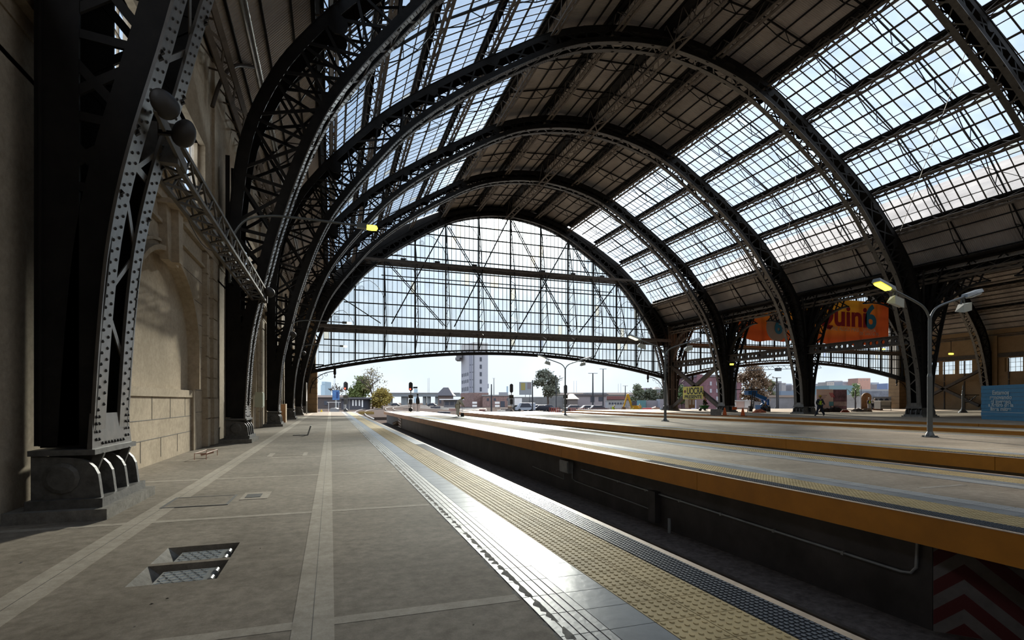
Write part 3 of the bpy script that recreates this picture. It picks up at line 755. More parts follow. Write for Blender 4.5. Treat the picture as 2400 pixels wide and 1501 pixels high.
# lattice purlins, one along every roof line
PN = {0: 'crown', 1: 'first line {} of the crown', 2: 'second line {} of the crown, top of the skylights', 3: 'third line {} of the crown, between skylight bands', 4: 'fourth line {} of the crown, in mid skylight', 5: 'fifth line {} of the crown, low between skylight bands', 6: 'sixth line {} of the crown, foot of the skylights', 7: 'eaves line on the {} side'}
CHORD = mat('lit brown girder chord', (0.125, 0.10, 0.08), .6, var=.3, scale=2, spec=.2)  # bottom chords and lattice: light from below is put into this paler colour
def purlin(xc, i, s, label, depth, grp, y0=Y0-BAY, y1=YEND, step=.94, w=.46):
    (d, z) = RP[i]; x = xc+s*d
    a = RP[max(i-1,0)]; c = RP[min(i+1,7)]
    n = Vector((s*-(a[1]-c[1]), 0, -(c[0]-a[0]))) if i else Vector((0,0,-1)); n.normalize()
    tvec = Vector((-n.z, 0, n.x))
    t = thing('roof_purlin', label, 'girder', (x, y0, z), group=grp)
    m = MB(); p = Vector((x, 0, z-.05)); q = p+n*depth
    Y = lambda v, y: (v.x, y, v.z)
    m.bar(Y(p, y0), Y(p, y1), w*(1.9 if i in (1, 2) else 1.25), .05, n); 
    for e in (-1, 1): m.bar(Y(p+tvec*e*w/2.2+n*.05, y0), Y(p+tvec*e*w/2.2+n*.05, y1), .04, .12, n)
    m.build('top_chord', STEEL, t)
    m = MB()
    for e in (-1, 1): m.bar(Y(q+tvec*e*w/2.6, y0), Y(q+tvec*e*w/2.6, y1), .17, .06, n)
    m.build('bottom_chord', CHORD, t)
    m = MB(); k = 0; y = y0
    while y < y1-step:
        for e in (-1, 1):
            u, v = (p, q) if k % 2 else (q, p); m.bar(Y(u+tvec*e*w/2.6, y), Y(v+tvec*e*w/2.6, y+step), .05, .03, (tvec))
        e = 1 if k % 2 else -1; m.bar(Y(q+tvec*e*w/2.6, y), Y(q-tvec*e*w/2.6, y+step), .08, .03, n)
        y += step; k += 1
    m.build('lattice', CHORD, t)
G1 = 'lattice roof purlins of the main nave'
purlin(XC, 0, 1, 'deep lattice ridge girder along the crown of the vault', 1.72, G1, step=.9, w=.85)
for i in range(1, 8):
    for s, nm_ in ((1, 'right'), (-1, 'left')):
        purlin(XC, i, s, 'lattice roof purlin on the '+PN[i].format(nm_) if i < 7 else 'lattice eaves girder along the %s side of the main nave' % nm_, .95 if i < 3 else (.75 if i < 7 else .9), G1)
for i in range(4, 8): purlin(XC+NAVE2, i, 1, 'purlin %s on the far haunch of the second nave' % {4: 'highest', 5: 'second from the top', 6: 'second from the bottom', 7: 'lowest'}[i], .6, 'purlins of the second nave', step=1.4)

# skylights, one window per bay and side
nw_ = nm
for k in range(-4, 5):
    for s, sd in ((1, 'right'), (-1, 'left')):
        nw_ += 1; ya, yb = Y0+BAY*k, Y0+BAY*(k+1)
        o = bpy.data.objects.new('window_%d' % nw_, None); COL.objects.link(o); o.location = (XC+s*15, ya, 20); ORG[o.name] = Vector(o.location); o['kind'] = 'structure'
        o['label'] = '%s haunch skylight, %s' % (sd, 'bay %d ahead of the camera' % (k+2) if k > -2 else 'bay %d behind the camera' % (-k-1))
        for i in (2, 3, 4, 5):
            (d0, z0), (d1, z1) = RP[i], RP[i+1]; nrm_ = Vector((s*(z0-z1), 0, d1-d0)).normalized()
            gl = MB(); fr = MB(); nc = 16 if k > -2 else 4; rows = [0.03, .26, .5, .76, .95]
            ptn = lambda q, y, e=0: tuple(Vector((XC+s*lerp(d0, d1, q), y, lerp(z0, z1, q)))+nrm_*(e+.10*(q-.5)))
            for c in range(nc):
                y0_, y1_ = ya+(yb-ya)*c/nc, ya+(yb-ya)*(c+1)/nc
                for r in range(4): gl.quad(ptn(rows[r], y0_+.01), ptn(rows[r], y1_-.01), ptn(rows[r+1]-.003, y1_-.01), ptn(rows[r+1]-.003, y0_+.01))
                fr.bar(ptn(0, y0_, -.03), ptn(1, y0_, -.03), .085 if c % 2 else .06, .025, nrm_)
            for r, w in ((0, .10), (1, .05), (2, .13), (3, .05), (4, .07)): fr.bar(ptn(rows[r], ya, -.03), ptn(rows[r], yb, -.03), w, .04, nrm_)
            fr.bar(ptn(1, ya, -.02), ptn(1, yb, -.02), .03, .05, nrm_)
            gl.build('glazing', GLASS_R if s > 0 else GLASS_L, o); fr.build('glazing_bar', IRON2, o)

# wind brace rods under the right hand skylights
for k in range(1, 5):
    a = Vector((XC+12.4, Y0+BAY*k+.4, 21.9)); c = Vector((XC+21.4, Y0+BAY*(k+1)-.4, 14.2)); m = MB(); m.tube([a, c], .02, 5); d_ = Vector((XC+12.4, Y0+BAY*(k+1)-.4, 21.9)); e_ = Vector((XC+21.4, Y0+BAY*k+.4, 14.2)); m2 = MB(); m2.tube([d_, e_], .02, 5)
    t = thing('wind_brace', 'thin crossed brace rods under the right skylight, bay %s' % ['nearest the camera', 'second from the camera', 'third from the camera', 'nearest the gable'][k-1], 'brace', tuple(a)); m.build('rod', IRON2, t); m2.build('rod', IRON2, t)

# ================================================================ glazed gable of the main nave
def lin(tab, x):
    if x <= tab[0][0]: return tab[0][1]
    for (a, u), (c, v) in zip(tab, tab[1:]):
        if x <= c: return u+(v-u)*(x-a)/(c-a)
    return tab[-1][1]
arch_tab = sorted([(x, z) for x, z in INN if z > .8])
def arch_z(d): return lin([(abs_d, z) for abs_d, z in sorted([(p[0], p[1]) for p in [(q.x, q.y) for q in half_i]])], abs(d))
def low_z(d): return 7.75-2.85*(d/24.0)**2
COLX = [-21.25,-18.6,-15.3,-11.7,-7.95,-3.75,.44,4.6,8.5,12.25,15.8,18.9,21.65,23.3]
def gable(xc, label, label_kind, nmw, cols, full=True, ytop=None):
    global nw_
    nw_ += 1
    o = bpy.data.objects.new('window_%d' % nw_, None); COL.objects.link(o); o.location = (xc, YEND, 8); ORG[o.name] = Vector(o.location); o['kind'] = 'structure'; o['label'] = label
    bars = [6.93-2.94, 6.93-1.47]+[6.93+1.47*i for i in range(0, 14)]
    gl = MB(); fr = MB(); n = 86; yg = YEND+.12
    def top(d): return arch_z(d)+.35
    xs = [-23.7+47.4*i/n for i in range(n+1)]
    for i in range(n):
        a, c = xs[i], xs[i+1]; lo = min(low_z(a), low_z(c)); ta, tc = top(a), top(c)
        zs = [max(low_z(a), low_z(c))*0+lo] + [z for z in bars if z > lo+.1] 
        zs.append(30)
        for z0, z1 in zip(zs, zs[1:]):
            p = [(a, z0), (c, z0), (c, min(z1, tc)), (a, min(z1, ta))]
            if z0 >= min(ta, tc): 
                if z0 >= max(ta, tc): continue
                p = [(a, min(z0, ta)), (c, min(z0, tc)), (c, min(z1, tc)), (a, min(z1, ta))]
            gl.quad(*[(xc+x, yg, z) for x, z in p])
        fr.box(xc+a-.022, xc+a+.022, yg-.06, yg+.02, low_z(a), ta)
    for z in bars:
        ok = [x for x in xs if low_z(x) < z < top(x)]
        segs = []; 
        for x in ok:
            if segs and x-segs[-1][1] < .6: segs[-1][1] = x
            else: segs.append([x, x])
        for a, c in segs: fr.box(xc+a, xc+c, yg-.1, yg+.02, z-.06, z+.06)
    gl.build('gable_pane', GLASS_E, o); fr.build('glazing_bar', STEEL, o)
    # bottom arched girder
    g_ = MB(); N = 60; X = [-23.7+47.4*i/N for i in range(N+1)]
    for e, w in ((.02, .36), (.40, .16)):
        for a, c in zip(X, X[1:]):
            g_.bar((xc+a, YEND, low_z(a)-.42+e), (xc+c, YEND, low_z(c)-.42+e), w, .5, (0,1,0))
    for i, (a, c) in enumerate(zip(X, X[1:])):
        u, v = (0, .42) if i % 2 else (.42, 0); g_.bar((xc+a, YEND-.2, low_z(a)-.42+u), (xc+c, YEND-.2, low_z(c)-.42+v), .05); g_.bar((xc+a, YEND+.2, low_z(a)-.42+v), (xc+c, YEND+.2, low_z(c)-.42+u), .05)
    g_.build('arched_girder', STEEL, o)
    # wind girders
    hz = [(9.55, 3.0, .32), (17.6, 1.7, .24)] if full else [(9.4, 1.2, .32)]
    for z, dp, th in hz:
        half = 23.0 if z < 12 else 18.6
        g_ = MB()
        g_.box(xc-half, xc+half, YEND-.22, YEND+.05, z-th, z+th); g_.box(xc-half*.985, xc+half*.985, YEND-dp-.12, YEND-dp+.12, z-th*.55, z+th*.55)
        x = -half+.3; i = 0
        while x < half-2: 
            ya, yb = (YEND-.2, YEND-dp) if i % 2 else (YEND-dp, YEND-.2); g_.bar((xc+x, ya, z), (xc+x+1.7, yb, z), .10, .08); x += 1.7; i += 1
        g_.build('wind_girder', IRON2, o)
    # mullion trusses
    for d in cols:
        if not low_z(d) < top(d)-.5: continue
        m = MB(); zt = arch_z(d); zb = low_z(d); x = xc+d; m.box(x-.07, x+.07, YEND-.2, YEND+.05, zb, zt)
        if full and zt > 11.5:
            D = 2.9 if zt > 17 else 2.0; top_ = Vector((x, YEND-.25, zt-.2)); mid = Vector((x, YEND-D, 9.55)); bot = Vector((x, YEND-.2, zb+.1)); knee = Vector((x, YEND-1.6, 17.6)) if zt > 19.5 else None
            path = [top_] + ([knee] if knee else []) + [mid, bot]
            for a, c in zip(path, path[1:]): m.bar(a, c, .08, .08)
            steps = 15; flip = False; prev = None
            z = zt-1.0
            while z > zb+.9:
                for a, c in zip(path, path[1:]):
                    if c.z <= z <= a.z: yq = lerp(a.y, c.y, (z-a.z)/(c.z-a.z))
                p = (x, YEND-.1, z) if flip else (x, yq, z)
                if prev: m.bar(prev, p, .04)
                prev = p; flip = not flip; z -= .78
        m.build('mullion_truss', STEEL, o)
    if full:
        # crossed diagonals
        TOPC = [-15.3,-7.95,.2,8.5,15.8]
        def dg(xa, za, xb, zb, dbl): 
            m = MB(); 
            if dbl:
                for e in (-.13, .13): m.bar((xc+xa+e, YEND-.5, za), (xc+xb+e, YEND-2.2, zb), .09)
                q = 8
                for i in range(q): m.bar((xc+lerp(xa,xb,i/q)-.13, YEND-.5-1.7*i/q, lerp(za,zb,i/q)), (xc+lerp(xa,xb,(i+.5)/q)+.13, YEND-.5-1.7*(i+.5)/q, lerp(za,zb,(i+.5)/q)), .03)
            else: m.bar((xc+xa, YEND-.5, za), (xc+xb, YEND-2.2, zb), .11)
            m.build('diagonal_brace', STEEL, o)
        for a, c in zip(TOPC, TOPC[1:]):
            dg(a+.2, arch_z(a)-.3, c-.6, 10.2, True); dg(c-.2, arch_z(c)-.3, a+.6, 10.2, False)
        dg(-20.5, 13.4, -15.9, 10.2, False); dg(20.2, 13.4, 16.4, 10.2, False)
        # little arched heads and scrolls between mullions
        m = MB(); cs = [c for c in cols]
        for a, c in zip(cs, cs[1:]):
            if arch_z((a+c)/2) < 11: continue
            hi = a if arch_z(a) > arch_z(c) else c; lo = c if hi == a else a; h0 = arch_z(lo)-.5
            pts = [(xc+lerp(lo, hi, .5*(1-math.cos(q*math.pi/10))), YEND-.1, h0+1.2*math.sin(q*math.pi/10)*(1 if q < 6 else 1)-(.0 if q < 6 else (q-5)*.25)) for q in range(11)]
            m.tube(pts, .03, 5)
            for e in (.3, .22, .13):
                pts = [(xc+lerp(lo, hi, .22)+e*math.cos(t), YEND-.1, h0+.25+e*math.sin(t)) for t in [q*math.pi/5 for q in range(11)]]
                m.tube(pts, .014, 4)
        m.build('scroll_work', STEEL, o)
    # spandrel scroll brackets and pendants under both ends
    for s in (-1, 1):
        m = MB(); xa = xc+s*23.5; za = low_z(23.5)-.5
        pts = [(xa-s*.0-s*2.6*(1-math.cos(t)), YEND, za-2.3+2.5*math.sin(t)) for t in [q*math.pi/20 for q in range(11)]]
        m.tube(pts, .05, 6)
        for q, (e, f_) in enumerate(((.5, -.7), (1.1, -.1), (.35, -1.4), (1.7, .22))):
            r_ = .34-.06*q; m.tube([(xa-s*e+r_*math.cos(t), YEND, za+f_*.8-.35+r_*math.sin(t)) for t in [w*math.pi/6 for w in range(13)]], .02, 4)
        m.lathe([(.02,-.75),(.12,-.6),(.06,-.4),(.16,-.2),(.13,.5)], (xa-s*2.65, YEND, za+.15), 8)
        m.build('scroll_bracket', STEEL, o)
    return o
gable(XC, 'great glazed fan gable closing the main nave', '', 86, COLX)
gable(XC+NAVE2, 'glazed gable of the second nave on the right', '', 86, [-22,-19.5,-17,-14.2,-11.4,-8.6,-5.8,-3,0,3,5.8,8.6,11.4,14.2,17,19.5,22], full=False)
# row of little floodlights and a lamp rail on the gable girder
for i, (px, py) in enumerate([(945,602),(1025,608.5),(1112,617.5),(1271,631),(1343,639.5),(1411,647.5)]):
    p = ony(px, py, YEND-.1); p.z = 18.25; t = thing('flood_light', 'small dark floodlight on the upper gable girder, number %s from the left' % ['first','second','third','fourth','fifth','sixth'][i], 'light', tuple(p), group='floodlights on the upper gable girder')
    m = MB(); m.box(p.x-.3, p.x+.3, p.y-.15, p.y+.15, p.z-.1, p.z+.12); m.build('lamp_head', BLACK, t); m = MB(); m.bar((p.x-.1, p.y, p.z-.1), (p.x-.12, p.y, 17.83), .05); m.build('stalk', BLACK, t)
p0 = site(886, 644, 66); p1 = site(1468, 690, 68); z_ = 16.0; m = MB(); m.tube([(p0.x, YEND-.9, z_), (p1.x, YEND-.9, z_)], .06, 6)
solo(m, 'cable_tray', STEEL, 'thin straight rail hung below the upper gable girder', 'rail', loc=(p0.x, YEND-.9, z_))
# ================================================================ right side: columns, arcade, walls
def onx(px, py, x):
    a = (px-CXP)/F; return site(px, py, x/(a*CS+SN))
XM = 45.9
CL = {1: 'lattice column at the right, outside beside the blue hoarding', 2: 'dark lattice column right behind the tall lamp post', 3: 'middle dark lattice column with spreading brackets, left of the walking worker', 4: 'dark lattice column beside the orange traffic cones, right of the yellow sign'}
for k in (1, 2, 3, 4):
    y = Y0+BAY*k; t = thing('lattice_column', CL[k], 'column', (XM, y, 0), group='lattice columns between the naves')
    m = MB(); m.box(XM-.27, XM+.27, y-.44, y+.44, .76, 3.6); m.box(XM-.35, XM+.35, y-.75, y+.75, -.02, .12); m.build('foot_box', STEEL, t)
    m = MB()
    for sx in (-.24, .24):
        for sy in (-.42, .42): m.box(XM+sx-.06, XM+sx+.06, y+sy-.06, y+sy+.06, 3.6, 12.0)
    m.build('corner_angle', STEEL, t)
    m = MB(); z = 3.6; q = 0
    while z < 11.4:
        for sx in (-.26, .26): m.bar((XM+sx, y-.4, z), (XM+sx, y+.4, z+.7), .08, .03, (1,0,0)); m.bar((XM+sx, y+.4, z), (XM+sx, y-.4, z+.7), .08, .03, (1,0,0))
        for sy in (-.44, .44): m.bar((XM-.24, y+sy, z), (XM+.24, y+sy, z+.7), .06, .03, (0,1,0)); m.bar((XM+.24, y+sy, z), (XM-.24, y+sy, z+.7), .06, .03, (0,1,0))
        z += .7
    m.build('lacing', STEEL, t)
    for s in (-1, 1):                              # curved arcade bracket and fan struts
        m = MB()
        lo = [(XM, y+s*(.45+4.4*(1-math.cos(a))), 5.6+4.6*math.sin(a)) for a in [i*math.pi/20 for i in range(11)]]
        up = [(XM, y+s*(.45+4.4*(1-math.cos(a))*.92), 7.2+3.7*math.sin(a)) for a in [i*math.pi/20 for i in range(11)]]
        for pts in (lo, up):
            for a, c in zip(pts, pts[1:]): m.bar(a, c, .34, .12)
        for i in range(10): m.bar(lo[i], up[i+1], .12, .07); m.bar(up[i], lo[i+1], .12, .07)
        m.build('arcade_bracket', STEEL, t)
        m = MB()
        for dy, z0 in ((1.2, 7.6), (2.2, 8.2), (3.2, 9.0)):
            m.bar((XM-.1, y+s*.4, z0-.8), (XM-.1, y+s*dy, 11.1), .13, .13)
        for sx in (-1, 1):
            m.bar((XM, y+s*.3, 7.2), (XM+sx*1.9, y+s*1.5, 11.6), .12, .12); m.bar((XM, y+s*.3, 8.2), (XM+sx*1.0, y+s*2.4, 11.8), .10, .10)
        m.build('fan_strut', STEEL, t)
t = thing('end_column', 'broad riveted box column at the right end of the glazed gable', 'column', (45.85, YEND, 0))
m = MB(); m.box(45.2, 46.5, YEND-.5, YEND+.5, 0, 11.9); m.build('shaft', IRON2, t)
m = MB()
for x in (45.2, 45.62, 46.05, 46.5): m.box(x-.06, x+.06, YEND-.58, YEND-.5, 0, 11.9)
for z in (3.0, 6.2, 9.3): m.box(45.12, 46.58, YEND-.6, YEND+.6, z-.1, z+.1)
m.build('cover_strip', IRON2, t)
m = MB(); m.box(45.0, 46.7, YEND-.75, YEND+.75, -.02, .25); m.build('base', SHOE, t)
for s in (-1,):
    m = MB(); y = YEND
    lo = [(XM, y+s*(.5+3.6*(1-math.cos(a))), 5.4+4.6*math.sin(a)) for a in [i*math.pi/20 for i in range(11)]]
    up = [(XM, y+s*(.5+3.2*(1-math.cos(a))), 7.0+3.8*math.sin(a)) for a in [i*math.pi/20 for i in range(11)]]
    for pts in (lo, up):
        for a, c in zip(pts, pts[1:]): m.bar(a, c, .34, .12)
    for i in range(10): m.bar(lo[i], up[i+1], .12, .07)
    m.build('arcade_bracket', IRON2, t)
# longitudinal beams of the column line
for nm_, z0, z1, lab in (('lattice_beam', 10.9, 12.0, 'deep lattice eaves beam above the column line'), ):
    t = thing(nm_, lab, 'beam', (XM, Y0, z0)); m = MB(); m.box(XM-.3, XM+.3, Y0-BAY, YEND, z0-.08, z0+.08); m.box(XM-.3, XM+.3, Y0-BAY, YEND, z1-.08, z1+.08); m.build('chord', STEEL, t)
    m = MB(); y = Y0-BAY; i = 0
    while y < YEND-1: m.bar((XM-.2, y, z0 if i % 2 else z1), (XM-.2, y+1, z1 if i % 2 else z0), .1, .06); m.bar((XM+.2, y, z0 if i % 2 else z1), (XM+.2, y+1, z1 if i % 2 else z0), .1, .06); y += 1; i += 1
    m.build('lattice', STEEL, t)
m = MB(); mv = MB(); mv.box(XM-1.6, XM+1.6, Y0-BAY, YEND, 12.02, 12.06)
solo(mv, 'valley_gutter', STEEL, 'wide dark valley gutter between the two vaults', 'gutter', loc=(XM, 30, 12))
for k in (2, 3, 4):                                # beam pierced by a row of round holes
    ya, yb = Y0+BAY*k+.5, Y0+BAY*(k+1)-.5; n = 18; z0, z1 = 6.15, 6.85; m = MB(); st = (yb-ya)/n
    for i in range(n):
        y0 = ya+i*st; c = y0+st/2; r = .17 if i % 9 != 8 else 0.01; N = 12
        outer = [(y0, z0), (c, z0), (y0+st, z0), (y0+st, (z0+z1)/2), (y0+st, z1), (c, z1), (y0, z1), (y0, (z0+z1)/2)]
        zc = (z0+z1)/2; inner = [(c+r*math.cos(a), zc+r*math.sin(a)) for a in [math.radians(225+45*q) for q in range(8)]]
        for x in (XM-.06, XM+.06):
            v = [(x, *p) for p in outer]+[(x, *p) for p in inner]; m.add(v, [(q, (q+1)%8, 8+(q+1)%8, 8+q) for q in range(8)])
    m.box(XM-.25, XM+.25, ya, yb, z0-.06, z0); m.box(XM-.25, XM+.25, ya, yb, z1, z1+.06)
    solo(m, 'pierced_beam', IRON2, {2: 'pierced iron beam between the two nearest columns', 3: 'pierced iron beam crossing below the orange banner', 4: 'pierced iron beam with a row of round holes beside the gable'}[k], 'beam', loc=(XM, ya, z0))
t = thing('cross_brace', 'heavy crossed brace between the gable column and the next column', 'brace', (XM, 58, 0))
for (ya, za, yb, zb) in ((53.6, .35, 63.7, 6.2), (53.6, 6.2, 63.7, .35)):
    m = MB(); m.bar((XM, ya, za), (XM, yb, zb), .42, .46, (0, .5, 1)); m.build('arm', IRON2, t)
p = onz(1678, 975, 0); m = MB(); m.box(p.x-.35, p.x+.35, p.y-.3, p.y+.3, 0, .6); solo(m, 'concrete_block', MORTAR, 'dark concrete block at the foot of the crossed brace', 'block', loc=(p.x, p.y, 0))

# right wall
rw = MB(); XR = 95.1
for k in range(-2, 5):
    yc = Y0+BAY*(k+.5); ya, yb = yc-BAY/2, yc+BAY/2
    if k == -2: ya = REAR
    w0, w1, z0, z1 = yc-3.6, yc+3.6, 5.7, 7.75
    rw.quad((XR, ya, -1), (XR, yb, -1), (XR, yb, z0), (XR, ya, z0)); rw.quad((XR, ya, z1), (XR, yb, z1), (XR, yb, 12.5), (XR, ya, 12.5))
    rw.quad((XR, ya, z0), (XR, w0, z0), (XR, w0, z1), (XR, ya, z1)); rw.quad((XR, w1, z0), (XR, yb, z0), (XR, yb, z1), (XR, w1, z1))
    for a, c in (((w0,z0),(w1,z0)),((w1,z0),(w1,z1)),((w1,z1),(w0,z1)),((w0,z1),(w0,z0))): rw.quad((XR,*a),(XR+.4,*a),(XR+.4,*c),(XR,*c))
rwall = struct(rw, 'wall_right', STONE_R, 'ochre side wall of the second nave with high windows')
nm = nw_
windows('right', XR+.2, .3, [Y0+BAY*(k+.5) for k in range(2, 5)], 5.7, 7.75, 3.6, 3, .55, STONE_R, GLASS_W)
m = MB(); m.box(XR-.14, XR, REAR, YEND, 7.9, 8.5); m.build('lintel_band', IRON2, rwall)
m = MB(); m.box(XR-.1, XR, REAR, YEND, 4.5, 4.62); m.box(XR-.2, XR, REAR, YEND, 11.2, 12.4)
for k in range(0, 6): y = Y0+BAY*k; m.box(XR-.25, XR, y-1.2, y+1.2, 0, 11.5)
m.build('pilaster', STONE_R, rwall)
m = MB()
for y in [30+2.9*i for i in range(12)]: m.box(XR-.09, XR, y-.08, y+.08, 0, 7.7)
m.build('downpipe', IRON2, rwall)
m = MB(); m.box(-5, 101, REAR-.3, REAR, -2, 31); struct(m, 'wall_rear', IRON2, 'head wall of the station behind the photographer')

# gable masonry: end piers and plates closing the spandrels
m = MB(); m.box(-3.45, -1.45, YEND+.15, YEND+2.0, -.05, 5.0); m.box(-3.45, -1.62, YEND+.15, YEND+2.0, 5.0, 13)
q = 0
pier = struct(m, 'wall_end', STONE_R, 'block masonry pier at the left end of the gable')
m = MB()
for z in [.95+.62*i for i in range(7)]: m.box(-3.46, -1.43, YEND+.13, YEND+2.01, z-.012, z+.012)
m.build('mortar_joint', GROUT, pier)
m = MB(); m.box(92.2, 95.2, YEND+.15, YEND+2.0, -.05, 13); pier2 = struct(m, 'wall_end', STONE_R, 'block masonry pier at the right end of the second gable')
m = MB()
for z in [.9+.62*i for i in range(8)]: m.box(92.18, 95.2, YEND+.13, YEND+2.01, z-.012, z+.012)
m.build('mortar_joint', GROUT, pier2)
for c in (XC, XC+NAVE2):
    m = MB(); top = [(c+s*d, z) for s in (-1,) for d, z in reversed(RP)]+[(c+d, z) for d, z in RP[1:]]
    mid = [(x+c, z) for x, z in INN if z > 9.0]
    def zat(tab, x): return lin(tab, x)
    xs = [c-24.4+48.8*i/80 for i in range(81)]
    for a, b_ in zip(xs, xs[1:]):
        def lo(x): 
            d = abs(x-c); return arch_z(d)+.25 if d < 22.1 else 9.2
        za, zb = zat(top, a), zat(top, b_)
        m.quad((a, YEND+.5, lo(a)), (b_, YEND+.5, lo(b_)), (b_, YEND+.5, zb), (a, YEND+.5, za))
    struct(m, 'wall_gable', STEEL, 'iron plate closing the spandrel above the %s gable glass' % ('main' if c == XC else 'second'))

# ================================================================ left wall furniture
WALK = mat('girder iron', (.10, .088, .074), .55, var=.25, spec=.25)
for k in range(0, 1):
    ya, yb = Y0+BAY*k+.45, Y0+BAY*(k+1)-.45; x0 = -1.98; z0 = 4.52; w = .36
    lab = ['lattice tie girder running from the nearest arch foot along the wall', 'lattice tie girder between the second and third arches on the left', 'lattice tie girder between the third and fourth arches on the left', 'lattice tie girder between the fourth and fifth arches on the left', 'farthest lattice tie girder on the left next to the gable pier'][k]
    t = thing('tie_girder', lab, 'girder', (x0, ya, z0))
    m = MB()
    for dx in (0, -w):
        for dz in (0, w): m.bar((x0+dx, ya, z0+dz), (x0+dx, yb, z0+dz), .06, .06)
    m.build('chord', WALK, t)
    m = MB(); n = 26; st = (yb-ya)/n
    for i in range(n):
        y0_, y1_ = ya+i*st, ya+(i+1)*st; a, c = (0, w) if i % 2 else (w, 0)
        m.bar((x0, y0_, z0+a), (x0, y1_, z0+c), .03, .03); m.bar((x0-w, y0_, z0+a), (x0-w, y1_, z0+c), .03, .03)
        m.bar((x0-a, y0_, z0), (x0-c, y1_, z0), .05, .03); m.bar((x0-a, y0_, z0+w), (x0-c, y1_, z0+w), .03, .03)
    m.build('lacing', WALK, t)
    m = MB(); m.box(x0-w-.06, x0+.06, ya-.12, ya, z0-.06, z0+w+.1); m.build('end_plate', WALK, t); m = MB(); m.box(x0-w-.06, x0+.06, yb, yb+.12, z0-.06, z0+w+.1); m.build('end_plate', WALK, t)
    m = MB(); m.bar((x0+.05, ya-1.05, z0+.22), (x0+.05, ya+.3, z0+.05), .16, .04, (1,0,0)); m.build('cross_plate', WALK, t)
SPK = mat('loudspeaker grey', (.035, .03, .026), .5, var=.2)
for k in range(0, 4):
    yr = Y0+BAY*k
    for j, (dx, dy, dz) in enumerate(((0.02, -.28, .10), (.16, -.02, -.06))):
        if k and j: continue
        c = Vector((-1.86+dx, yr+dy-.3, 4.66+dz*1.2)); t = thing('loudspeaker', ['round dark loudspeaker on the nearest arch, the upper of its pair', 'round loudspeaker on the second arch at the left', 'round loudspeaker on the third arch at the left', 'round loudspeaker on the fourth arch at the left'][k] if j == 0 else 'round dark loudspeaker on the nearest arch, the lower of its pair', 'loudspeaker', tuple(c), group='round loudspeakers on the arches')
        r = .15; m = MB(); m.lathe([(.01,-.13),(.07,-.125),(.11,-.10),(.14,-.04),(r,.02),(r,.05)], tuple(c), 20, axis='Y'); 
        m.v = [(c.x+(x-c.x)*.9-(y-c.y)*.35*(1 if j else -1), c.y+(y-c.y)*.8, z-(y-c.y)*.3) for x, y, z in m.v]
        m.build('shell', SPK, t, smooth=True)
        m = MB(); m.bar(tuple(c+Vector((0,.05,0))), (-2.0, yr-.18, 4.68+dz), .05); m.build('bracket', STEEL, t)
LAMPY = mat('lit sodium lens', (.9, .8, .2), .4, emit=(1.0, .86, .06), estr=2.6); LAMPW = mat('lit pale lens', (.8, .8, .6), .4, emit=(1.0, .92, .55), estr=1.6)
LAMPO = mat('unlit lamp glass', (.5, .52, .5), .2)
for k, lit, lab in ((1, LAMPY, 'curved wall lamp arm with glowing yellow head on the second arch'), (3, LAMPW, 'curved wall lamp arm with pale lit head on the fourth arch'), (4, LAMPW, 'curved wall lamp arm with small head on the fifth arch')):
    yr = Y0+BAY*k-1.03; t = thing('wall_lamp', lab, 'lamp', (-2.88, yr, 5))
    dz = 0 if k < 4 else -.6
    pts = catmull([(-2.9, yr, 4.9+dz), (-2.88, yr, 5.98+dz), (-2.76, yr, 6.45+dz), (-2.42, yr, 6.88+dz), (-1.8, yr, 7.06+dz), (-.96, yr, 7.09+dz), (.85, yr, 7.05+dz)], 5)
    m = MB(); m.tube(pts, .038, 8); m.build('arm', LAMPG, t, smooth=True)
    m = MB(); m.box(.80, 1.12, yr-.09, yr+.09, 6.97+dz, 7.12+dz); wh = m.build('lamp_head', LAMPG, t)
    m = MB(); m.lathe([(.02,1.1),(.085,1.13),(.095,1.28),(.085,1.43),(.02,1.47)], (0, yr, 7.02+dz), 12, axis='X'); m.build('lens', lit, wh, smooth=True)
    m = MB(); m.bar((-2.9, yr, 4.95+dz), (-2.9, Y0+BAY*k-.5, 4.95+dz), .08); m.build('bracket', STEEL, t)
m = MB(); m.box(-3.3, -2.98, 31.8, 32.0, .98, 1.72); m.box(-3.28, -2.95, 31.82, 31.98, 1.0, 1.70)
t = thing('electrical_box', 'pale green electrical box high on the pilaster behind the second arch', 'box', (-3.1, 26.8, 1.0))
m = MB(); m.box(-3.27, -2.97, 26.6, 27.3, 1.02, 1.72); cs = m.build('case', mat('pale green enamel', (.42, .44, .33), .5), t); m = MB(); m.box(-2.97, -2.94, 26.63, 27.27, 1.06, 1.68); m.build('door', mat('pale green enamel', (.42, .44, .33), .5), cs)
t = thing('plywood_crate', 'tall plywood crate on the floor behind the third arch foot', 'crate', (-2.9, 35.0, 0))
m = MB(); m.box(-3.25, -2.62, 34.9, 35.6, 0, 1.12); m.build('case', WOOD, t); m = MB(); m.box(-2.62, -2.58, 34.86, 35.64, 0, 1.14); m.build('lid', mat('pale plywood', (.62, .45, .28), .6), t)
t = thing('notice_board', 'white notice board standing by the gable pier', 'board', (-2.2, 58, 0))
m = MB(); m.box(-2.35, -2.3, 57.2, 58.6, 1.3, 3.2); m.build('panel', WHITE, t); m = MB(); m.box(-2.36, -2.29, 57.3, 57.4, 0, 1.3); m.box(-2.36, -2.29, 58.4, 58.5, 0, 1.3); m.build('leg', GREYP, t)
# thin cable drooping along the cornice of the first bay
m = MB(); m.tube([(-3.05, y, 5.75-.5*math.sin(math.pi*(y-12.5)/5)) for y in [12.5+.5*i for i in range(11)]], .009, 5)
solo(m, 'drooping_cable', BLACK, 'thin cable drooping from the cornice beside the keystone', 'cable', loc=(-3.05, 12.5, 5.7))

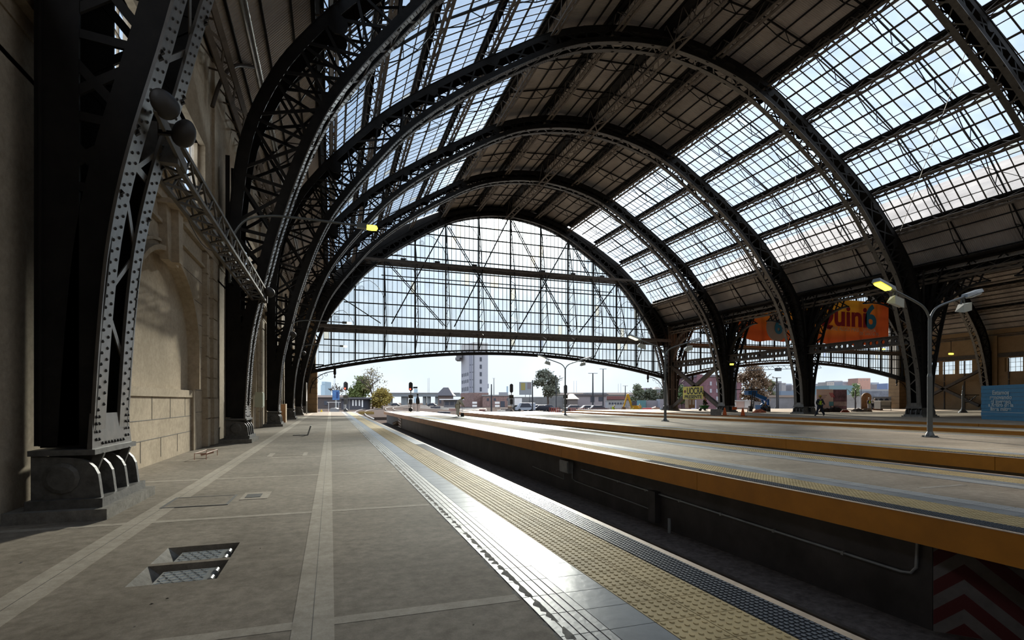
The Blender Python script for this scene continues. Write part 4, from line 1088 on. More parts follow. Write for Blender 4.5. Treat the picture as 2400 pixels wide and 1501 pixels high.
m = MB(); m.tube([(-2.45, 8.2, 12.82), (-2.45, 62, 12.82)], .055, 8); m.tube([(-2.33, 8.2, 12.9), (-2.33, 62, 12.9)], .04, 8)
solo(m, 'eaves_pipe', GREYP, 'pair of pale grey pipes running along under the left eaves', 'pipe', loc=(-2.45, 8.2, 12.8))
for k in range(1, 5):
    y = Y0+BAY*k; m = MB(); m.tube(catmull([(-3.3, y-1.4, 10.0), (-3.15, y-1.0, 11.0), (-2.9, y-.2, 12.0), (-2.5, y+.9, 12.7)], 4), .06, 8)
    solo(m, 'eaves_bracket', IRON2, ['curved bracket under the left eaves at the second arch','curved bracket under the left eaves at the third arch','curved bracket under the left eaves at the fourth arch','curved bracket under the left eaves at the fifth arch'][k-1], 'bracket', loc=(-3.3, y-1.4, 10))

# ================================================================ lamp posts on the second island
for i, (y, lab, lit) in enumerate(((13.2, 'tall double armed lamp post in the right foreground, left head lit yellow', LAMPY), (29.2, 'double armed lamp post in front of the gable end column', LAMPW), (44.65, 'farthest double armed lamp post, right of the white tower', LAMPW))):
    x = 20.5; t = thing('lamp_post', lab, 'lamp', (x, y, 0), group='double armed lamp posts')
    m = MB(); m.lathe([(.26,0),(.26,.025),(.15,.03),(.13,.10),(.085,.20),(.082,2.2),(.06,2.3),(.058,4.3)], (x, y, 0), 14)
    for a in range(4): m.box(x+.19*math.cos(a*1.57+.8)-.03, x+.19*math.cos(a*1.57+.8)+.03, y+.19*math.sin(a*1.57+.8)-.03, y+.19*math.sin(a*1.57+.8)+.03, .02, .06)
    m.build('pole', LAMPG, t, smooth=False)
    for s in (-1, 1):
        m = MB(); m.tube(catmull([(x, y, 4.15), (x+s*.06, y, 4.38), (x+s*.30, y, 4.66), (x+s*.75, y, 4.86), (x+s*1.95, y, 5.22)], 5), .042, 8); m.build('arm', LAMPG, t, smooth=True)
        m = MB(); m.add([(x+s*1.85, y-.12, 5.16), (x+s*1.85, y+.12, 5.16), (x+s*2.7, y+.16, 5.42), (x+s*2.7, y-.16, 5.42), (x+s*1.88, y-.10, 5.30), (x+s*1.88, y+.10, 5.30), (x+s*2.68, y+.12, 5.54), (x+s*2.68, y-.12, 5.54)], [(0,1,2,3),(7,6,5,4),(0,4,5,1),(1,5,6,2),(2,6,7,3),(3,7,4,0)]); m.build('lamp_head', GREYP, t)
        m = MB(); m.add([(x+s*2.1, y-.12, 5.215), (x+s*2.1, y+.12, 5.215), (x+s*2.66, y+.13, 5.385), (x+s*2.66, y-.13, 5.385), (x+s*2.12, y-.10, 5.16), (x+s*2.12, y+.10, 5.16), (x+s*2.62, y+.11, 5.32), (x+s*2.62, y-.11, 5.32)], [(0,1,2,3),(7,6,5,4),(0,4,5,1),(1,5,6,2),(2,6,7,3),(3,7,4,0)])
        m.build('lens', (lit if s < 0 else LAMPO), t)
        fx = x+s*1.78; m = MB(); v = []
        for dx, dy, dz in ((-.22,-.12,-.16),(.22,-.12,-.16),(.26,.16,-.08),(-.26,.16,-.08),(-.22,-.12,.14),(.22,-.12,.14),(.12,.14,.16),(-.12,.14,.16)): v.append((fx+dx, y-.05+dy, 4.78+dz+s*dx*.25))
        m.add(v, [(3,2,1,0),(4,5,6,7),(0,1,5,4),(1,2,6,5),(2,3,7,6),(3,0,4,7)]); f_ = m.build('flood_light', mat('floodlight housing', (.42, .42, .36), .45), t)
        m = MB(); m.bar((fx-.1, y, 4.9), (fx-.05, y, 5.14), .04); m.bar((fx+.1, y, 4.9), (fx+.05, y, 5.14), .04); m.build('yoke', LAMPG, f_)
# ornate old post and lamp bits near the second nave wall
p = onz(2257, 968, 0); t = thing('ornate_post', 'old ornamental post with a scrolled bracket arm left of the blue hoarding', 'post', (p.x, p.y, 0))
h = 2.9; m = MB(); m.lathe([(.45,0),(.4,.1),(.2,.35),(.13,.6),(.12,1.9),(.16,2.0),(.12,2.1),(.1,2.45),(.05,2.6),(.08,2.75),(.01,3.2)], (p.x, p.y, 0), 12); m.build('shaft', LAMPG, t)
m = MB(); e = Vector((CS, -SN, 0))
A = Vector((p.x, p.y, 2.0)); m.tube([A, A+e*1.8], .05, 6); m.tube([A+Vector((0,0,-.9)), A+e*.7+Vector((0,0,-.75)), A+e*1.5+Vector((0,0,-.1))], .05, 6)
for q in range(4): m.tube([A+e*(.3+.3*q)+Vector((0,0,-.4))+e*(.18*math.cos(w))+Vector((0,0,.22*math.sin(w))) for w in [v*math.pi/5 for v in range(11)]], .02, 4)
m.build('scroll_arm', STEEL, t)
p = ony(2229, 830, 56); t = thing('hanging_lamp', 'small lit yellow lamp high on the ochre wall', 'lamp', tuple(p)); m = MB(); m.box(p.x-.35, p.x+.35, p.y-.15, p.y+.15, p.z-.12, p.z+.12); m.build('lens', LAMPY, t); m = MB(); m.bar((p.x, p.y, p.z+.1), (p.x, p.y, p.z+2.0), .06); m.build('stem', STEEL, t)
for px, py, y, lab in ((1715, 854.5, 50, 'small lit yellow lamp at the column beside the traffic cones'), (2071, 819, 60, 'small lit yellow lamp under the lower right corner of the orange banner')):
    p = ony(px, py, y); t = thing('hanging_lamp', lab, 'lamp', tuple(p)); m = MB(); m.box(p.x-.17, p.x+.17, p.y-.12, p.y+.12, p.z-.09, p.z+.09); m.build('lens', LAMPY, t); m = MB(); m.bar((p.x, p.y+.1, p.z+.05), (p.x, p.y+.8, p.z+.5), .05); m.build('stem', STEEL, t)
t = thing('cross_brace', 'heavy crossed brace along the ochre wall beside the tall lamp post', 'brace', (93.9, 58, 0))
for (ya, za, yb, zb) in ((53.4, 6.0, 63.4, .6), (53.4, .6, 63.4, 6.0)): m = MB(); m.bar((93.9, ya, za), (93.9, yb, zb), .45, .4, (0,.5,1)); m.build('arm', IRON2, t)
# blue hoarding with lettering
A = onz(2300, 983, 0); Bq = onz(2400, 988, 0); u = (Bq-A).normalized(); L_ = 11.0; nrm = Vector((u.y, -u.x, 0)); 
t = thing('blue_hoarding', 'blue painted hoarding with white lettering at the right edge', 'hoarding', tuple(A))
m = MB(); nb = 9; H_ = 2.42
for i in range(nb):
    z0, z1 = H_*i/nb, H_*(i+1)/nb; q0 = A+Vector((0,0,z0)); q1 = A+Vector((0,0,z1-.012)); e = nrm*(.02 if i % 2 else .0)
    m.add([q0+e, q0+u*L_+e, q1+u*L_+e, q1+e, q0-nrm*.06, q0+u*L_-nrm*.06, q1+u*L_-nrm*.06, q1-nrm*.06], [(0,1,2,3),(7,6,5,4),(0,4,5,1),(1,5,6,2),(2,6,7,3),(3,7,4,0)])
m.build('board', mat('hoarding blue', (.03, .19, .33), .5, var=.08), t)
lc = A+u*((2349-2300)/100*(Bq-A).length)+nrm*.035
for s_, py, sz in (('Estamos', 921, .40), ('renovando', 932, .40), ('el ingreso', 942, .40), ('a Retiro de la', 950, .36), ('línea mitre', 959.5, .38)):
    d = 38.4+(34.3-38.4)*.49; z = EYE+(HYP-py)/F*d
    M_ = Matrix(((u.x, 0, nrm.x, lc.x-A.x), (u.y, 0, nrm.y, lc.y-A.y), (0, 1, 0, z), (0, 0, 0, 1)))
    text_mesh('lettering', s_, sz, mat('faded lettering', (.46, .52, .52), .6), t, M_, .004, bold=.012, sx=1.25)
# orange lottery banner across the second nave
YB = 53.9; BX0, BX1 = ony(1728, 750, YB).x, ony(2083, 750, YB).x; BZ0 = ony(1900, 802, YB).z; BZ1 = ony(1960, 701, YB).z
t = thing('orange_banner', 'large orange and yellow lottery banner hung across the second nave', 'banner', (BX0, YB, BZ0))
bm_ = bpy.data.materials.new('banner print'); bm_.use_nodes = True; nt = bm_.node_tree; bs = nt.nodes['Principled BSDF']; bs.inputs['Roughness'].default_value = .7
tc = nt.nodes.new('ShaderNodeTexCoord'); sp = nt.nodes.new('ShaderNodeSeparateXYZ'); nt.links.new(tc.outputs['Object'], sp.inputs[0])
ad = nt.nodes.new('ShaderNodeMath'); ad.operation = 'MULTIPLY_ADD'; ad.inputs[1].default_value = .22; ad.inputs[2].default_value = 0
nt.links.new(sp.outputs[2], ad.inputs[0])
s2 = nt.nodes.new('ShaderNodeMath'); s2.operation = 'SINE'; mu = nt.nodes.new('ShaderNodeMath'); mu.operation = 'MULTIPLY'; mu.inputs[1].default_value = .12; nt.links.new(sp.outputs[0], mu.inputs[0]); nt.links.new(mu.outputs[0], s2.inputs[0])
mm = nt.nodes.new('ShaderNodeMath'); mm.operation = 'MULTIPLY'; nt.links.new(ad.outputs[0], mm.inputs[0]); nt.links.new(s2.outputs[0], mm.inputs[1])
rp = nt.nodes.new('ShaderNodeValToRGB'); rp.color_ramp.elements[0].position = .1; rp.color_ramp.elements[0].color = (.50, .075, .015, 1); rp.color_ramp.elements[1].position = .75; rp.color_ramp.elements[1].color = (.58, .25, .02, 1)
nt.links.new(mm.outputs[0], rp.inputs[0]); nt.links.new(rp.outputs[0], bs.inputs['Base Color'])
# the cloth lets some daylight through
tl = nt.nodes.new('ShaderNodeBsdfTranslucent'); nt.links.new(rp.outputs[0], tl.inputs['Color']); mxs = nt.nodes.new('ShaderNodeMixShader'); mxs.inputs[0].default_value = .06
nt.links.new(bs.outputs[0], mxs.inputs[1]); nt.links.new(tl.outputs[0], mxs.inputs[2]); nt.links.new(mxs.outputs[0], nt.nodes['Material Output'].inputs[0])
m = MB(); N = 40
for i in range(N):
    a, c = i/N, (i+1)/N
    f = lambda q, z: (lerp(BX0, BX1, q), YB+.12*math.sin(q*19)+.06*math.sin(q*47), z)
    zb = lambda q: BZ0-.18*math.sin(math.pi*q*3)**2+ (.12*math.sin(q*40))
    m.add([f(a, zb(a)), f(c, zb(c)), f(c, BZ1), f(a, BZ1)], [(0,1,2,3)])
m.build('cloth', bm_, t)
def XB(px): return ony(px, 760, YB).x-BX0
def ZB(py, px=1980): return ony(px, py, YB).z-BZ0
Mb = lambda x, z: Matrix(((1,0,0,x),(0,0,-1,-.22),(0,1,0,z),(0,0,0,1)))
crim = mat('crimson print', (.36, .012, .03), .7); blu = mat('blue print', (.03, .22, .42), .7); wht = mat('pale print', (.55, .45, .40), .7)
text_mesh('lettering', 'Quini', 3.9, crim, t, Mb(XB(1968), ZB(744)), .01, bold=.12, sx=1.12)
text_mesh('numeral', '6', 4.6, blu, t, Mb(XB(2037), ZB(743)), .01, bold=.12)
text_mesh('small_lettering', 'SIEMPRE ALGO MAS', .75, wht, t, Mb(XB(1968), ZB(773)), .01)
text_mesh('small_lettering', 'LOTERIA', .62, wht, t, Mb(XB(2034), ZB(772)), .01); text_mesh('small_lettering', 'DE SANTA FE', .62, wht, t, Mb(XB(2034), ZB(781)), .01)
m = MB(); c = (XB(1818)+BX0, YB-.2, ZB(769, 1818)+BZ0); m.lathe([(.01,-.02),(1.75,-.02),(1.75,.02),(.01,.02)], c, 28, axis='Y'); m.build('printed_ball', mat('ball print', (.45, .36, .34), .7), t)
text_mesh('ball_numeral', '6', 2.6, blu, t, Mb(XB(1821), ZB(768, 1818)) @ Matrix.Translation((0,0,.06)), .01, bold=.08)
m = MB()
for q in (0, .33, .66, 1): x = lerp(BX0, BX1, q); m.tube([(x, YB, BZ1), (x, YB, BZ1+2.2)], .03, 5)
m.build('rope', BLACK, t)
# yellow union sign on the crossed brace
A = onx(1601, 938, 45.5); Cq = onx(1648, 934, 45.5); zt = onx(1625, 906.5, 45.5).z; zb = onx(1625, 936, 45.5).z; ya, yb = A.y, Cq.y
t = thing('yellow_sign', 'yellow sign with big dark capital letters hung on the crossed brace', 'sign', (45.5, (ya+yb)/2, zb))
m = MB(); m.box(45.47, 45.53, yb, ya, zb, zt); m.build('board', mat('yellow board', (.62, .55, .12), .6, var=.15), t)
W_ = ya-yb; Hh = zt-zb
Ms = lambda v, w: Matrix(((0,0,-1,-.04),(-1,0,0,-(v-.5)*W_),(0,1,0,w*Hh),(0,0,0,1)))
text_mesh('lettering', 'UOCRA', Hh*.72, BLACK, t, Ms(.60, .62), .004, bold=.03, sx=W_*.225/(Hh*.72))
text_mesh('lettering', 'PRESENTE', Hh*.36, BLACK, t, Ms(.52, .17), .004, bold=.02, sx=W_*.195/(Hh*.36))
m = MB(); m.lathe([(.01,-.01),(W_*.05,-.01),(W_*.05,.01),(.01,.01)], (45.46, ya-W_*.11, zb+Hh*.62), 12, axis='X'); m.build('emblem', mat('emblem maroon', (.12, .02, .03), .6), t)
# ================================================================ the yard and the city beyond
def stand(name, label, cat, px, depth, z=-1.0, group=None, rz=-TH):
    """a thing standing on the ground at column px, `depth` metres ahead, facing the station (local x to the right, y away)"""
    p = ground(px, depth, z); return thing(name, label, cat, tuple(p), group, rz)
C_ = lambda n, c, **k: mat(n, tuple(x*.66 for x in c), k.pop('rough', .7), spec=.15, **k)
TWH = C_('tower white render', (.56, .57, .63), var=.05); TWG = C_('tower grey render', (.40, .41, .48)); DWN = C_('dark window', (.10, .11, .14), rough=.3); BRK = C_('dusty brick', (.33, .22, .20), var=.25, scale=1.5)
PURB = C_('purple brick', (.24, .13, .15), var=.2, scale=1.0); TEAL = C_('teal paint', (.20, .42, .46)); CONC = C_('pale concrete', (.36, .36, .36), var=.15); DKG = C_('dark grey iron', (.07, .075, .085)); SLATE = C_('slate roof', (.17, .16, .17), var=.2)
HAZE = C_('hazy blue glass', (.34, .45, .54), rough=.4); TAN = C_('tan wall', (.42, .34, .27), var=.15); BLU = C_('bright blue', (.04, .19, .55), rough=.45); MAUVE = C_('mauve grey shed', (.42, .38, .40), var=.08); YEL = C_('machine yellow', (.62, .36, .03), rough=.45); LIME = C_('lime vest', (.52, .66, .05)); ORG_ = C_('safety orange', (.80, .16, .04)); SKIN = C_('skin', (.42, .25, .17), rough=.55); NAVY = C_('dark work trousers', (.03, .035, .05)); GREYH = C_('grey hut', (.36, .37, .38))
def lb(t, name, m_, *boxes):
    m = MB()
    for q in boxes: m.box(*q)
    return m.build(name, m_, t, world=False)
# white tower
D = 215; s = mpp(D); base = ground(1109.5, D)
t = thing('tower_block', 'tall white signal tower on a brick base, seen under the gable girder', 'building', tuple(base), rz=-TH)
X = lambda px: (px-1109.5)*s; Z = lambda py: (HYP-py)*s+EYE+1.0
# two faces meeting at the dark corner strip (px 1110): left face turned away, right face flatter
cx = X(1110)
lf = [(X(1075.5), 10), (cx, 0), (X(1143), 2.5), (X(1109), 13)]
m = MB(); zt = Z(803); zb = Z(921)
m.prism([(x, y, zb) for x, y in lf], (0, 0, zt-zb)); m.build('shaft', TWH, t, world=False)
m = MB(); m.prism([(x*1.04, y*1.02-.1, -.2) for x, y in lf], (0, 0, zb+.2)); m.build('brick_base', BRK, t, world=False)
def onface(px, which):
    if which == 0: q = (px-1075.5)/(1110-1075.5); return (lerp(X(1075.5), cx, q), lerp(10, 0, q)-.12)
    q = (px-1110)/33; return (lerp(cx, X(1143), q), lerp(0, 2.5, q)-.12)
def win(px, py, w, h, f, name='window', m_=DWN, d=.2):
    a = onface(px-w/2, f); c = onface(px+w/2, f); m = MB()
    m.prism([(a[0], a[1], Z(py+h/2)), (c[0], c[1], Z(py+h/2)), (c[0], c[1]+d, Z(py+h/2)), (a[0], a[1]+d, Z(py+h/2))], (0,0,h*s)); m.build(name, m_, t, world=False)
for py in (842, 859.5, 877, 894.5, 913): win(1126.5, py, 4.6, 9.5, 1)
for r, py in enumerate((878, 894.5, 913)):
    for i, px in enumerate((1078.5, 1083.5, 1088.7, 1094)): win(px, py-(i*.6), 2.6, 10 if r == 2 else 8, 0)
for py in (855, 872.5, 890, 908): win(1101.5, py, 4.4, 2, 0); win(1107, py, 2, 1.8, 0)
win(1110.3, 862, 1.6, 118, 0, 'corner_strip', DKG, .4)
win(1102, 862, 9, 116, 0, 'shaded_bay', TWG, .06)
m = MB(); m.box(X(1065.5), X(1079), 6, 14, Z(836), Z(826)); m.box(X(1064), X(1074), 5, 13, Z(842), Z(836)); m.build('roof_bracket', C_('weathered grey', (.2,.2,.21)), t, world=False)
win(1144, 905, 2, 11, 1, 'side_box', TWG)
# buildings, from a table of boxes in pixels at a depth
def block(name, label, cat, D, x0, x1, ytop, ybot, m_, deep=14, roof=None, wins=None, winm=None, ground_z=-1.0, extra=None, gable_=False):
    s = mpp(D); xm = (x0+x1)/2; t = stand(name, label, cat, xm, D, ground_z); X = lambda px: (px-xm)*s; Z = lambda py: EYE-ground_z+(HYP-py)*s
    m = MB(); m.box(X(x0), X(x1), 0, deep, min(0, Z(ybot)), Z(ytop)); m.build('wall', m_, t, world=False)
    if roof:
        rm, over, h = roof; m = MB()
        if gable_: m.add([(X(x0)-over, -over, Z(ytop)), (X(x1)+over, -over, Z(ytop)), (X(x1)+over, deep+over, Z(ytop)), (X(x0)-over, deep+over, Z(ytop)), (lerp(X(x0),X(x1),.3), deep/2, Z(ytop)+h), (lerp(X(x0),X(x1),.7), deep/2, Z(ytop)+h)], [(0,1,5,4),(1,2,5),(2,3,4,5),(3,0,4),(3,2,1,0)])
        else: m.box(X(x0)-over, X(x1)+over, -over, deep+over, Z(ytop), Z(ytop)+h)
        m.build('roof', rm, t, world=False)
    for w in (wins or []):
        m = MB(); m.box(X(w[0]), X(w[1]), -.12, .1, Z(w[3]), Z(w[2])); m.build(w[4] if len(w) > 4 else 'window', winm or DWN, t, world=False)
    return t, X, Z, s
block('brick_building', 'low dusty brick building at the foot of the white tower', 'building', 208, 1131, 1201, 929, 958, BRK, wins=[(1173,1183,941,957,'doorway'),(1141,1146,934,940),(1157,1162,934,940),(1188,1193,934,940)], roof=(CONC, .3, .5))
block('hip_roof_house', 'old house with a dark hipped roof left of the white tower', 'building', 250, 1027, 1057, 928, 952, C_('brown house wall', (.22,.18,.17), var=.2), roof=(SLATE, 1.2, 4.0), gable_=True, deep=10, wins=[(1030,1034,936,946),(1040,1044,936,946)])
t, X, Z, s = block('platform_shelter', 'low shelter with a bright flat canopy left of the white tower', 'building', 190, 1040, 1074, 938, 953, C_('shelter wall', (.25,.24,.26)), deep=6, roof=(WHITE, 1.4, .35), wins=[(1043,1052,942,950),(1055,1064,942,950),(1067,1072,942,953,'doorway')])
# viaduct with piers
D = 330; s = mpp(D); t = stand('road_viaduct', 'long concrete road viaduct crossing behind the tracks', 'bridge', 980, D); X = lambda px: (px-980)*s; Z = lambda py: EYE+1+(HYP-py)*s
lb(t, 'deck', C_('viaduct concrete', (.26,.29,.31), var=.1), (X(890), X(1078), 0, 12, Z(930), Z(922.5))); lb(t, 'parapet', CONC, (X(890), X(1078), -.3, 0, Z(923), Z(920.8)))
for px in (912, 942, 949, 993, 1003, 1022): lb(t, 'pier', C_('viaduct concrete', (.26,.29,.31)), (X(px)-.9, X(px)+.9, 2, 6, 0, Z(930)))
D = 300; s = mpp(D); t = stand('road_viaduct', 'distant elevated road behind the wall on the right, seen through the second nave', 'bridge', 2000, D); X = lambda px: (px-2000)*s; Z = lambda py: EYE+1+(HYP-py)*s
lb(t, 'deck', CONC, (X(1880), X(2140), 0, 12, Z(918), Z(913)))
lb(t, 'pier', C_('viaduct concrete', (.26,.29,.31)), *[(X(px)-1, X(px)+1, 3, 7, 0, Z(918)) for px in (1990, 2050, 2110)])
block('retaining_wall', 'dark grey retaining wall below the distant elevated road', 'wall', 290, 1880, 2140, 917, 955, C_('sooty retaining wall', (.20,.21,.24), var=.3, scale=.3), deep=3)
# left yard
block('long_shed', 'long low shed with a pale roof edge beyond the left pier', 'building', 170, 700, 800, 932, 952, C_('shed brown', (.14,.12,.12), var=.2), roof=(C_('pale tin', (.6,.5,.45)), .6, .7), deep=10, wins=[(760,768,940,950),(790,797,940,950)])
block('station_canopy', 'small dark building with white columns beside the left signal', 'building', 150, 800, 850, 936, 955, C_('shed dark', (.12,.12,.14)), roof=(SLATE, 1, .5), deep=8, wins=[(826,829,938,952,'column'),(833,836,938,952,'column'),(841,844,938,952,'column'),(848,851,938,955,'column')], winm=WHITE)
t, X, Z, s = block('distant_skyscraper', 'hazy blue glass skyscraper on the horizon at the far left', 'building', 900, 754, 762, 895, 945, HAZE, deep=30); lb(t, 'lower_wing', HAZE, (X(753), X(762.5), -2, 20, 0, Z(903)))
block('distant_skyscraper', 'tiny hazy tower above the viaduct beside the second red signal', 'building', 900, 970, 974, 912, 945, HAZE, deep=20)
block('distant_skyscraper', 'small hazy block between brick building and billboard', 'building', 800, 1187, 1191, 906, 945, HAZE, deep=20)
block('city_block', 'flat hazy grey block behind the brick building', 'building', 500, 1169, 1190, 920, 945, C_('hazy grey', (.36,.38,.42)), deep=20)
def poster(D, x0, x1, y0, y1, label, m_, legs=True, decor=None, gz=-1.0):
    s = mpp(D); xm = (x0+x1)/2; t = stand('billboard', label, 'billboard', xm, D, gz); X = lambda px: (px-xm)*s; Z = lambda py: EYE-gz+(HYP-py)*s
    lb(t, 'panel', m_, (X(x0), X(x1), 0, .3, Z(y1), Z(y0)))
    if legs: lb(t, 'leg', GREYP, (X(xm)-.2, X(xm)+.2, .1, .4, 0, Z(y1)))
    for n, q, mm in (decor or []): lb(t, n, mm, (X(q[0]), X(q[1]), -.05, .02, Z(q[3]), Z(q[2])))
    return t
poster(140, 779, 795, 915, 938, 'blue poster board on a post left of the first red signal', C_('poster blue', (.12, .26, .55), var=.3, scale=.8), decor=[('printed_patch', (788,793,919,934), C_('poster navy', (.05,.10,.28)))])
poster(300, 1217, 1246, 896, 926, 'large grey billboard with a yellow patch beyond the tracks', C_('billboard grey', (.30,.33,.36)), decor=[('printed_patch', (1221,1231,898,915), C_('billboard ochre', (.34,.30,.12))), ('printed_patch', (1236,1245,897,912), C_('billboard mauve', (.24,.22,.24)))])
t = stand('utility_hut', 'small grey domed utility hut on the ballast beyond the left platform end', 'hut', 782, 92); s = mpp(92)
lb(t, 'body', GREYH, (-.62, .62, 0, 1, 0, .95)); m = MB(); m.prism([(.62*math.cos(a), -.02, .95+.22*math.sin(a)) for a in [q*math.pi/8 for q in range(9)]], (0, 1.04, 0)); m.build('roof', C_('hut pale roof', (.5,.5,.5)), t, world=False)
t = stand('handrail_stand', 'small grey railed frame beside the utility hut', 'frame', 782, 105); m = MB()
for x in (-1, 1): m.tube([(x,0,0),(x,0,2.1)], .04, 6)
m.bar((-1.3,0,2.1),(1.4,0,2.1), .12, .08); m.build('frame', WHITE, t, world=False)
# gravel heap / boulders at track ends
for px, dd, r, lab, mm in ((938,58,.55,'small heap of grey rubble between the curved tracks',C_('grey rubble',(.2,.2,.22),var=.4)), (930,55,.35,'low brown ballast lump beside the inner curved rail',TAN)):
    p = ground(px, dd); m = MB(); m.sphere((p.x,p.y,-1), r, 9, 6, sc=(1.3,1,.6)); m.v = [(x+(R()-.5)*.2, y+(R()-.5)*.2, z+(R()-.5)*.12) for x,y,z in m.v]; solo(m, 'rubble_heap', mm, lab, 'rubble', loc=tuple(p))
# ---- signals
def signal(px, base_y, top_y, D, gz, lab, lit, box_side=0, bw=10):
    t = stand('railway_signal', lab, 'signal', px, D, gz); s = mpp(D); Z = lambda py: EYE-gz+(HYP-py)*s
    zt = Z(top_y); w = bw*s/2; h = 21*s
    m = MB(); n = 10; poly = [(w*math.cos(a), 0, zt-w+w*math.sin(a)) for a in [math.pi*q/n for q in range(n+1)]]+[(w*math.cos(a), 0, zt-h+w+w*math.sin(a)) for a in [math.pi+math.pi*q/n for q in range(n+1)]]
    m.prism(poly, (0, .12, 0)); m.build('backboard', DKG, t, world=False)
    m = MB()
    for q in range(3): m.lathe([(w*.42,-.25),(w*.42,0)], (0, 0, zt-w*.9-q*(h-1.8*w)/2), 10, axis='Y')
    m.build('hood', BLACK, t, world=False)
    if lit: m = MB(); m.sphere((0, -.28, zt-h+w*.95), w*.42, 10, 6); m.build('red_lens', mat('lit red lens', (.8,.05,.03), .4, emit=(1,.06,.03), estr=3.5), t, world=False)
    lb(t, 'mast', GREYP, (-.06, .06, .05, .17, 0, zt-h+.1)); lb(t, 'equipment_box', C_('signal box olive', (.07,.065,.05)), (-10*s/2, 10*s/2, -.1, .35, Z(934.5), Z(926.5)))
    lb(t, 'cabinet', BLACK, (-3.4*s, 3.4*s, -.15, .35, Z(948), Z(936)))
    m = MB(); m.lathe([(4.6*s,-.1),(4.6*s,.12)], (0, 0, 4.8*s), 14, axis='Y'); m.build('wheel_guard', BLACK, t, world=False)
    m = MB()
    for sx in (-1, 1): m.bar((sx*6*s, .5, 0), (sx*6*s, .5, Z(936)), .05)
    for z in [.3+.35*i for i in range(int((Z(936)-.3)/.35))]: m.bar((-6*s, .5, z), (-5*s+.2, .5, z), .035)
    m.build('ladder', GREYP, t, world=False)
    return t
signal(810, 965, 895, 74, -.3, 'railway signal showing red at the end of the near platform', True)
signal(962.5, 966, 896, 66, 0, 'railway signal showing red at the end of the island platform', True, bw=9)
signal(1198.7, 963, 900, 78, -.6, 'unlit railway signal between the brick building and the billboard', False, bw=8)
signal(1325.5, 964, 902.5, 76, -.6, 'unlit railway signal half hidden behind the farthest lamp post', False, bw=8)
t = stand('cctv_arm', 'dark camera housing on an arm beside the second red signal', 'camera', 973, 66.5, 0); s = mpp(66.5); lb(t, 'housing', DKG, (-4.5*s, 5*s, 0, .2, EYE+(HYP-911)*s, EYE+(HYP-907)*s)); m = MB(); m.bar((-5*s,.1,EYE+(HYP-909)*s), (-9*s,.1,EYE+(HYP-909)*s), .06); m.build('arm', DKG, t, world=False)
t = stand('bagged_sign', 'sign on a pole wrapped in a black plastic bag beside the second red signal', 'sign', 979, 66, 0); s = mpp(66)
m = MB(); m.lathe([(.05,1.0),(.2,.95),(.24,1.2),(.2,1.55),(.12,1.85),(.07,1.95),(.10,2.1),(.13,2.2),(.03,2.25)], (0,0,0), 9); m.v = [(x+(R()-.5)*.05, y, z+(R()-.5)*.05) for x,y,z in m.v]; m.build('black_bag', BLACK, t, world=False); lb(t, 'pole', DKG, (-.025, .025, -.025, .025, 0, 1.1)); lb(t, 'foot', CONC, (-.2, .2, -.2, .2, 0, .06))
# poles
def pole(px, ytop, D, lab, w=.12, arm=0, gz=-1.0, m_=DKG, base=False, nm2='utility_pole'):
    t = stand(nm2, lab, 'pole', px, D, gz); s = mpp(D); zt = EYE-gz+(HYP-ytop)*s
    m = MB(); m.tube([(0,0,0),(0,0,zt*.5),(0,0,zt)], [w, w*.9, w*.7], 8); m.build('shaft', m_, t, world=False)
    if arm: m = MB(); m.box(-arm*s, arm*s, -.06, .06, zt-.06, zt+.06); m.build('crossarm', GREYP, t, world=False)
    if base: m = MB(); m.lathe([(.32,0),(.3,.5),(.14,1.0)], (0,0,0), 8); m.build('base', m_, t, world=False)
pole(1151.7, 901, 110, 'dark pole in front of the low brick building', .16)
pole(1157.5, 887, 260, 'tall floodlight mast with a ring head right of the white tower', .3, 3.5, m_=GREYP)
pole(1248, 891.5, 105, 'dark pole left of the grey green tree', .15); pole(1241.5, 925, 120, 'short thin pole left of the grey green tree', .08)
pole(1389.5, 875.5, 112, 'first of two tall platform lamp columns right of the farthest lamp post', .17, 11, base=True)
pole(1413.5, 865.5, 115, 'second, taller of two lamp columns right of the farthest lamp post', .15, 8, base=True)
pole(1465.5, 905, 160, 'thin lamp column behind the yellow excavator', .16, 6)
pole(1820.5, 886, 95, 'dark pole behind the middle lattice column', .17, 10, base=True, gz=-.4); pole(1824.5, 898, 110, 'second dark pole just behind the middle lattice column', .13)
pole(2018.5, 906, 92, 'thin dark pole left of the wooden cable drum', .06, gz=0); pole(2004.5, 914, 90, 'thick short post left of the thin pole by the cable drum', .12, gz=0)
pole(1303.5, 880, 140, 'slim pole behind the right half of the grey green tree', .12)
for i, (px, yt) in enumerate(((783, 880), (785.3, 880), (1003, 887), (1006, 886), (1345, 893), (1351, 893), (1449, 900), (1455, 899))):
    pole(px, yt, 600, 'hairline radio mast on the horizon, ' + ['left of the pair beyond the blue poster','right of the pair beyond the blue poster','left of the pair above the viaduct','right of the pair above the viaduct','left of the pair beside the first lamp column','right of the pair beside the first lamp column','left of the pair left of the excavator','right of the pair left of the excavator'][i], .22, m_=C_('hazy mast', (.5,.53,.57)), nm2='radio_mast')
